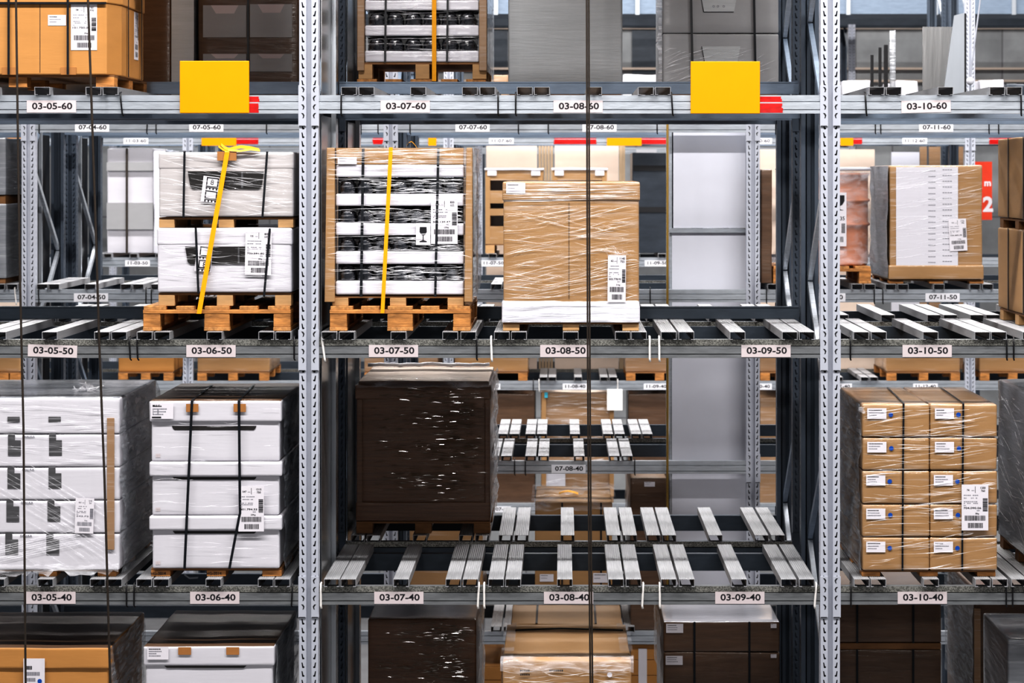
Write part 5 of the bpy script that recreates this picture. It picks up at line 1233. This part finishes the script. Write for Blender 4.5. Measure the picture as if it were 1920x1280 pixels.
# tall white column in slot 07-09 with its joint bar
Yw = 5.62; r = root('white_service_column', 'tall plain white column standing behind the row 07 beams, right of 07-08-40', 'column', (X(1329, Yw), Yw, 0))
x0, x1 = X(1260, Yw), X(1399, Yw)
MB().box(x0, x1, Yw, Yw + .6, .0, Z(434, Yw)).build('lower_panel', ['panel_white'], r); MB().box(x0 + .01, x1 - .005, Yw, Yw + .6, Z(432, Yw) + .02, HC + .42).build('upper_panel', ['panel_white'], r)
MB().box(X(1254, Yw), X(1404, Yw), Yw - .03, Yw + .02, Z(436, Yw), Z(428, Yw)).build('joint_bar', ['galv_beam'], r)
MB().box(x1, x1 + .02, Yw + .04, Yw + .56, 0, HC + .42).build('edge_strip', ['steel_dark_box'], r)
MB().box(x0 - .02, x0, Yw + .01, Yw + .59, 0, HC + .42).build('edge_strip', ['galv_beam'], r)
tag(MB().tube([(X(1252, 5.35), 5.35, HC + 6.98), (X(1251, 5.35), 5.35, 0)], .009, 8).build('hanging_cable', ['yellow_cable']), 'thin yellowish cable hanging beside the tall white column', 'cable')
# row 07 level 30 loads
z730 = ZT[30] + .001
Y7 = Yb7 + .02
c = low('carton', 'flat-topped tan wrapped carton with black straps seen under the back bars of 03-08-40', 1003, 1148, 942, Y7, .95, 'card_tan', 'card_tan', 0, None, 14, zb=z730)
for px in (1054, 1127): MB().box(X(px - 1.5, Y7), X(px + 1.5, Y7), Y7 - .006, Y7 - .003, z730, Z(942, Y7)).build('strap', ['black_strap'], c)
small_label(c, 1012, 1076, 1038, 1090, Y7 - .005, 2, 61); small_label(c, 1112, 1074, 1142, 1092, Y7 - .005, 2, 62)
mb = MB(); vs = []; rr = random.Random(15); zt = Z(942, Y7)
for i in range(16):
    px = 996 + 160 * i / 15; vs += [(X(px, Y7), Y7 - .01, zt - .04 - rr.uniform(0, .03)), (X(px, Y7), Y7, zt + .004), (X(px, Y7), Y7 + .95, zt + .012 + rr.uniform(0, .03))]
mb.add(vs, [f for i in range(15) for f in ((3 * i, 3 * i + 3, 3 * i + 4, 3 * i + 1), (3 * i + 1, 3 * i + 4, 3 * i + 5, 3 * i + 2))], 0, True)
mb.build('wrap_film', ['film_clear'], c)
mb = MB(); mb.ribbon([(X(px, Y7 + .5), Y7 + .3 + .02 * k, zt + .03 + .015 * math.sin(k)) for k, px in enumerate((1048, 1058, 1066, 1076, 1084))], .05, (0, 1, .2)); tag(mb.build('orange_strap', ['yellow_strap']), 'short orange strap lying on the flat tan carton in row 07', 'strap')
c = low('carton', 'dark brown carton with a small white sticker behind the yellowish cable in row 07', 1182, 1250, 896, Y7, 1.0, 'card_dark', 'card_dull', 0, 'l', 16, zb=zb30)
small_label(c, 1208, 903, 1228, 912, Y7 - .005, 2, 64)
c = low('carton', 'brown wrapped carton at level 30 of row 07, left of the flat tan carton', 768, 905, 960, Y7, .95, 'card_tan_wrap', None, 0, None, 17, zb=z730)
# row 07 level 20 : slatted tan crates
zb20 = ZB[20] + .001
for k, (a, b, t, w) in enumerate(((850, 940, 1250, 'left'), (1183, 1246, 1208, 'right'))):
    r = root('carton_stack', f'stack of flat tan cartons low in row 07, {w} of the carton under 03-08-40', 'cartons', (X((a + b) / 2, Y7), Y7 + .4, zb20))
    z = zb20; n = 0; zt = Z(t, Y7)
    hgt = (zt - z) / 10
    for q in range(10):
        mb = MB(); mb.box(X(a, Y7), X(b, Y7), Y7, Y7 + .9, z + .003, z + hgt); mb.build('flat_carton', ['card_orange'], r, bevel=.004); z += hgt
    mb = MB(); mb.box(X(a + 14, Y7), X(a + 30, Y7), Y7 - .004, Y7 - .002, zb20, zt - .03); mb.build('white_strip', ['paper'], r)

# ================================================================== ROW 11 loads
Y11 = 12.34; zC50 = ZT[50] + .001
for k, (a, b, t) in enumerate(((910, 1018, 318), (1036, 1138, 318))):
    w = ('left', 'right')[k]; zb_ = zC50 + .10
    r = root('tan_crate', f'{w} of two open tan slatted crates with white corner stickers in row 11', 'crate', (X((a + b) / 2, Y11), Y11, zb_))
    Yc = Y11
    for p, q in ((a, a + 9), (b - 9, b)): MB().box(X(p, Yc), X(q, Yc), Yc, Yc + .9, zb_, Z(t, Yc)).build('side_board', ['card_tan'], r)
    for p, q in ((t, 338), (357, 381), (391, 404), (424, 446)): MB().box(X(a + 9, Yc), X(b - 9, Yc), Yc + .003, Yc + .8, Z(q, Yc) if q < 446 else zb_, Z(p, Yc)).build('cross_board', ['card_tan_wrap'], r)
    MB().box(X(a + 9, Yc), X(b - 9, Yc), Yc + .3, Yc + .32, zb_, Z(t, Yc)).build('inner_sheet', ['card_grey'], r)
    for p in (a + 4, b - 22): MB().box(X(p, Yc), X(p + 17, Yc), Yc - .006, Yc - .002, Z(329, Yc), Z(319, Yc)).build('corner_sticker', ['paper'], r)
    mb = MB(); mb.soft(X(a - 2, Yc), X(b + 2, Yc), Yc - .01, Yc + .9, Z(t + 1, Yc), Z(t - 3, Yc), 0, .01, 6, k, 8); mb.build('film_top', ['film_white'], r)
    skid(X(a, Yc), X(b, Yc), Yc, Yc + .9, zC50, zb_ - .001, f'pallet under the {w} open tan crate in row 11', 'wood_tan', .1)
YR = 13.804
for a, b, t, mt, w in ((912, 1007, 270, 'beige', 'wide beige board standing behind the left tan crate'), (1040, 1160, 270, 'beige', 'wide beige board standing behind the right tan crate'), (1161, 1172, 270, 'beige_edge', 'narrow brown board edge right of the beige boards'),
                       (1425, 1640, 280, 'beige', 'beige board behind the pink drum'), (1672, 1724, 285, 'panel_white', 'pale board above the wrapped white and tan load')):
    tag(MB().box(X(a, YR), X(b, YR), YR, YR + .045, ZB[40] + .0005, Z(t, YR)).build('standing_board', [mt]), w, 'board')
for k in range(5):
    a = 1010 + k * 5.6; tag(MB().box(X(a, YR), X(a + 4.4, YR), YR, YR + .045, ZB[40] + .0005, Z(272, YR)).build('upright_board', ['beige_edge']), f'narrow upright brown board between the beige boards in row 11', 'board', 'narrow boards between the beige boards')
for k, (a, b) in enumerate(((1725, 1738), (1742, 1763), (1788, 1806))): tag(MB().box(X(a, YR), X(b, YR), YR, YR + .045, ZB[40] + .0005, Z(275, YR)).build('brown_panel', ['card_dull']), f'{["left", "middle", "right"][k]} of three dull brown panels behind label 11-12-60', 'panel')
r = root('steel_cabinet', 'dark blue-grey steel cabinet in row 11, left of the tall white column', 'cabinet', (X(1222, Y11), Y11, zC50))
MB().box(X(1186, Y11), X(1262, Y11), Y11 + .05, Y11 + .9, zC50, Z(286, Y11)).build('cabinet_body', ['steel_dark_box'], r, bevel=.01)
for t in (310, 388): MB().box(X(1188, Y11), X(1260, Y11), Y11 + .045, Y11 + .05, Z(t + 10, Y11), Z(t, Y11)).build('band', ['dark'], r)
# row 11 left: pale wrapped load and printed board
r = root('wrapped_load', 'pale grey wrapped load with a dark strap above label 11-03-50', 'wrapped load', (X(262, Y11), Y11, zC50))
mb = MB(); mb.soft(X(200, Y11), X(287, Y11), Y11 + .02, Y11 + .95, zC50, Z(278, Y11), 0, .008, 3, 8, 12); mb.build('load_body', ['card_white'], r)
for p, q in ((304, 320), (380, 430)): MB().box(X(200, Y11), X(287, Y11), Y11 - .002, Y11 + .012, Z(q, Y11), Z(p, Y11)).build('grey_band', ['card_grey'], r)
MB().box(X(236, Y11), X(240, Y11), Y11 - .01, Y11 - .004, zC50, Z(278, Y11)).build('strap', ['rope'], r)
mb = MB(); mb.soft(X(288, Y11), X(312, Y11), Y11 - .02, Y11 + .9, zC50, Z(281, Y11), 0, .02, 4, 3, 12); tag(mb.build('white_draped_load', ['film_white']), 'white film-draped load behind the left edge of the two white cartons', 'load')
Yp = 15.3; r = root('printed_board', 'beige board with a teal printed foot behind the first row 07 post', 'board', (X(24, Yp), Yp, 0))
MB().box(X(-10, Yp), X(55, Yp), Yp, Yp + .03, 0, Z(262, Yp)).build('board', ['beige'], r)
mb = MB(); mb.box(X(-10, Yp), X(55, Yp), Yp - .004, Yp - .001, Z(461, Yp), Z(404, Yp)); mb.add([(X(a, Yp), Yp - .006, Z(b, Yp)) for a, b in ((26, 458), (29, 434), (40, 425), (50, 428), (50, 450))], [(4, 3, 2, 1, 0)], 1); mb.add([(X(a, Yp), Yp - .0065, Z(b, Yp)) for a, b in ((31, 450), (34, 436), (42, 434), (42, 446))], [(3, 2, 1, 0)], 2)
mb.build('print', ['teal', 'paper', 'orange_print'], r)
# red banner with a 2
Yp = 15.3; mb = MB(); st = Stick(mb, (X(1822, Yp), Yp, Z(412, Yp))); w, h = X(1860, Yp) - X(1822, Yp), Z(303, Yp) - Z(412, Yp)
st.slab(0, w, 0, h, -.01, .003, 0); st.text('2', w * .80, h * .27, .19, 1, .005, bold=.04); st.text('m', w * .78, h * .62, .06, 1, .005, bold=.04)
r = root('aisle_sign', 'red sign with a white 2 between the wrapped load and the right edge cartons', 'sign', (X(1840, Yp), Yp, 0))
o = mb.build('sign_face', ['sign_red', 'paper'], r); tg = MB().box(X(1822, Yp) + .05, X(1822, Yp) + .1, Yp + .011, Yp + .05, 0, Z(303, Yp)).build('sign_post', ['shaded_inner_steel'], r)
# row 11 level 40 cartons whose lower parts show under the 50 beams
zC40 = ZB[40] + .001
for k, (a, b, mt, w) in enumerate(((-20, 38, 'card_tan_wrap', 'tan wrapped carton at the left edge below label 03-05-50'), (222, 326, 'card_orange', 'orange-tan carton seen under the beam between 03-05-50 and 03-06-50'), (370, 505, 'card_tan_wrap', 'wide tan wrapped carton seen under label 03-06-50'), (683, 822, 'card_dull', 'brown carton seen under label 03-07-50'),
                                   (852, 990, 'card_tan_wrap', 'brown wrapped carton seen under the beam left of label 03-08-50'), (1173, 1300, 'card_dull', 'brown carton seen under the beam left of the tall white column'), (1425, 1500, 'card_dull', 'brown carton seen between the white column and the right upright'), (1662, 1800, 'card_tan_wrap', 'tan wrapped carton seen under label 03-10-50'), (1836, 1960, 'card_tan_wrap', 'tan carton seen under the beam at the right edge'))):
    mb = MB(); mb.soft(X(a, Y11), X(b, Y11), Y11, Y11 + .95, Z(697, Y11), Z(638, Y11), 0, .006, 4, k, 10); tag(mb.build('carton', [mt]), w, 'carton')
    skid(X(a + 1, Y11), X(b - 1, Y11), Y11 - .036, Y11 + 1.05, zC40, Z(697, Y11) - .001, 'pallet under the ' + w, 'wood_orange', .1)
# row 11 level 30 tall loads
zC30 = ZB[30] + .001
for a, b, t, mt, mt2, w in ((872, 1003, 738, 'card_dark', None, 'tall dark brown load in row 11 right of the large dark wrapped load'), (1014, 1151, 735, 'card_dull', 'beige', 'tall mixed brown and white wrapped load in row 11 under label 11-08-40'), (1178, 1300, 738, 'card_dark', None, 'tall dark load in row 11 under label 11-09-40'), (1425, 1480, 745, 'card_dull', None, 'brown load in row 11 right of the tall white column'),
                            (-30, 33, 738, 'card_tan_wrap', None, 'tan load in row 11 low at the left edge'), (1580, 1700, 760, 'card_dull', None, 'brown load in row 11 behind the ten-carton stack')):
    r = root('wrapped_load', w, 'wrapped load', (X((a + b) / 2, Y11), Y11, zC30)); mb = MB(); mb.soft(X(a, Y11), X(b, Y11), Y11, Y11 + .95, zC30, Z(t, Y11), 0, .008, 3, int(a), 12, mtop=1 if mt2 else None); mb.build('load_body', [mt] + ([mt2] if mt2 else []), r)
    if a == 1014:
        MB().box(X(1024, Y11), X(1060, Y11), Y11 - .01, Y11 - .003, Z(930, Y11), Z(885, Y11)).build('white_panel', ['card_white'], r)
        MB().box(X(1016, Y11), X(1024, Y11), Y11 - .02, Y11 - .003, Z(930, Y11), Z(735, Y11)).build('corner_post', ['card_tan'], r)
        MB().box(X(1021, Y11), X(1027, Y11), Y11 - .03, Y11 - .021, Z(745, Y11), Z(735, Y11)).build('teal_mark', ['teal'], r)
        MB().box(X(1143, Y11), X(1151, Y11), Y11 - .02, Y11 - .003, Z(930, Y11), Z(735, Y11)).build('corner_post', ['card_tan'], r)
        MB().box(X(1138, Y11), X(1167, Y11), Y11 - .06, Y11 - .03, Z(768, Y11), Z(729, Y11)).build('bright_board', ['bright_white'], r)
        mb = MB(); strands(mb, X(1020, Y11), X(1145, Y11), Z(928, Y11), Z(740, Y11), Y11 - .012, 80, -.1, .1, lmax=.4, seed=121, wmin=.002, wmax=.006); mb.build('wrap_strands', ['film_strand'], r)

# ================================================================== cables hanging in the front aisle
Yk = -.45
for lab, pts, rad in (('dark wire rope hanging at the left edge in front of label 03-05-60', [(28, -200), (30, 0), (37, 500), (44, 800), (48, 1280)], .006),
                      ('dark wire rope hanging in front of the first carton row, right of label 03-05-40', [(158, -200), (165, 0), (178, 380), (186, 640), (196, 900), (207, 1290)], .0062)):
    P = [(X(a, Yk), Yk, Z(b, Yk)) for a, b in pts]
    P[0] = (P[0][0], Yk, HC + 6.99); P.append((P[-1][0] + .03, Yk, 0.0)); tag(MB().tube(P, rad, 8).build('wire_rope', ['rope']), lab, 'rope')
for k, off in enumerate((-2.0, 2.0)):
    P = [(X(a + off * (1 if k else 1), Yk), Yk, Z(b, Yk)) for a, b in ((1101, -200), (1102, 0), (1103, 400), (1104, 700), (1106, 1000), (1109, 1290))]
    P[0] = (P[0][0], Yk, HC + 6.99); P.append((P[-1][0], Yk, 0)); tag(MB().tube(P, .0048, 8).build('wire_rope', ['rope']), f'{"left" if k == 0 else "right"} rope of the dark pair hanging in front of label 03-08-50', 'rope')

# ------------------------------------------------------------------ light
def area(name, loc, sx, sy, power, col=(1, .97, .95), rot=(0, 0, 0)):
    l = bpy.data.lights.new(name, 'AREA'); l.shape = 'RECTANGLE'; l.size = sx; l.size_y = sy; l.energy = power; l.color = col
    o = bpy.data.objects.new(name, l); COL.objects.link(o); o.location = loc; o.rotation_euler = rot; return o
for k, (y, p) in enumerate(((-3.6, 2500), (4.05, 720), (10.2, 2300), (17.5, 1300))):
    area('aisle_strip_light', (0, y, HC + 6.7), 18, .4, p)
for x, p in ((-6.5, 120), (3.6, 120)):
    area('far_aisle_light', (x, -15.0, HC + 4.6), 1.7, .4, p)
area('far_aisle_light', (-1.95, -25.0, HC + 4.2), 1.0, 1.0, 320, rot=(math.radians(72), 0, 0))
area('far_aisle_light', (5.6, -25.0, HC + 4.2), 1.0, .4, 200, rot=(math.radians(72), 0, 0))
w = bpy.data.worlds.new('world'); SC.world = w; w.use_nodes = True
w.node_tree.nodes['Background'].inputs[0].default_value = (.62, .72, .95, 1); w.node_tree.nodes['Background'].inputs[1].default_value = .03

# ------------------------------------------------------------------ camera
cam = bpy.data.cameras.new('camera'); co = bpy.data.objects.new('camera', cam); COL.objects.link(co)
co.location = (0, -D0, HC); co.rotation_euler = (math.radians(90), 0, 0)
cam.sensor_width = 36; cam.lens = F / 1920 * 36
cam.shift_x = -(VX - 960) / 1920; cam.shift_y = -(640 - VY) / 1920
cam.clip_end = 200
cam.dof.use_dof = True; cam.dof.focus_distance = 12.4; cam.dof.aperture_fstop = 5.0
SC.camera = co
SC.view_settings.view_transform = 'Standard'
SC.view_settings.look = 'High Contrast'
SC.view_settings.exposure = 0.07

_seen = {}
for o in SC.objects:
    if o.get('label') and o.get('category'): _seen.setdefault(o['label'], []).append(o)
for k_, v_ in _seen.items():
    if len(v_) > 1 and not v_[0].get('group'): print('DUPLICATE LABEL', len(v_), k_)
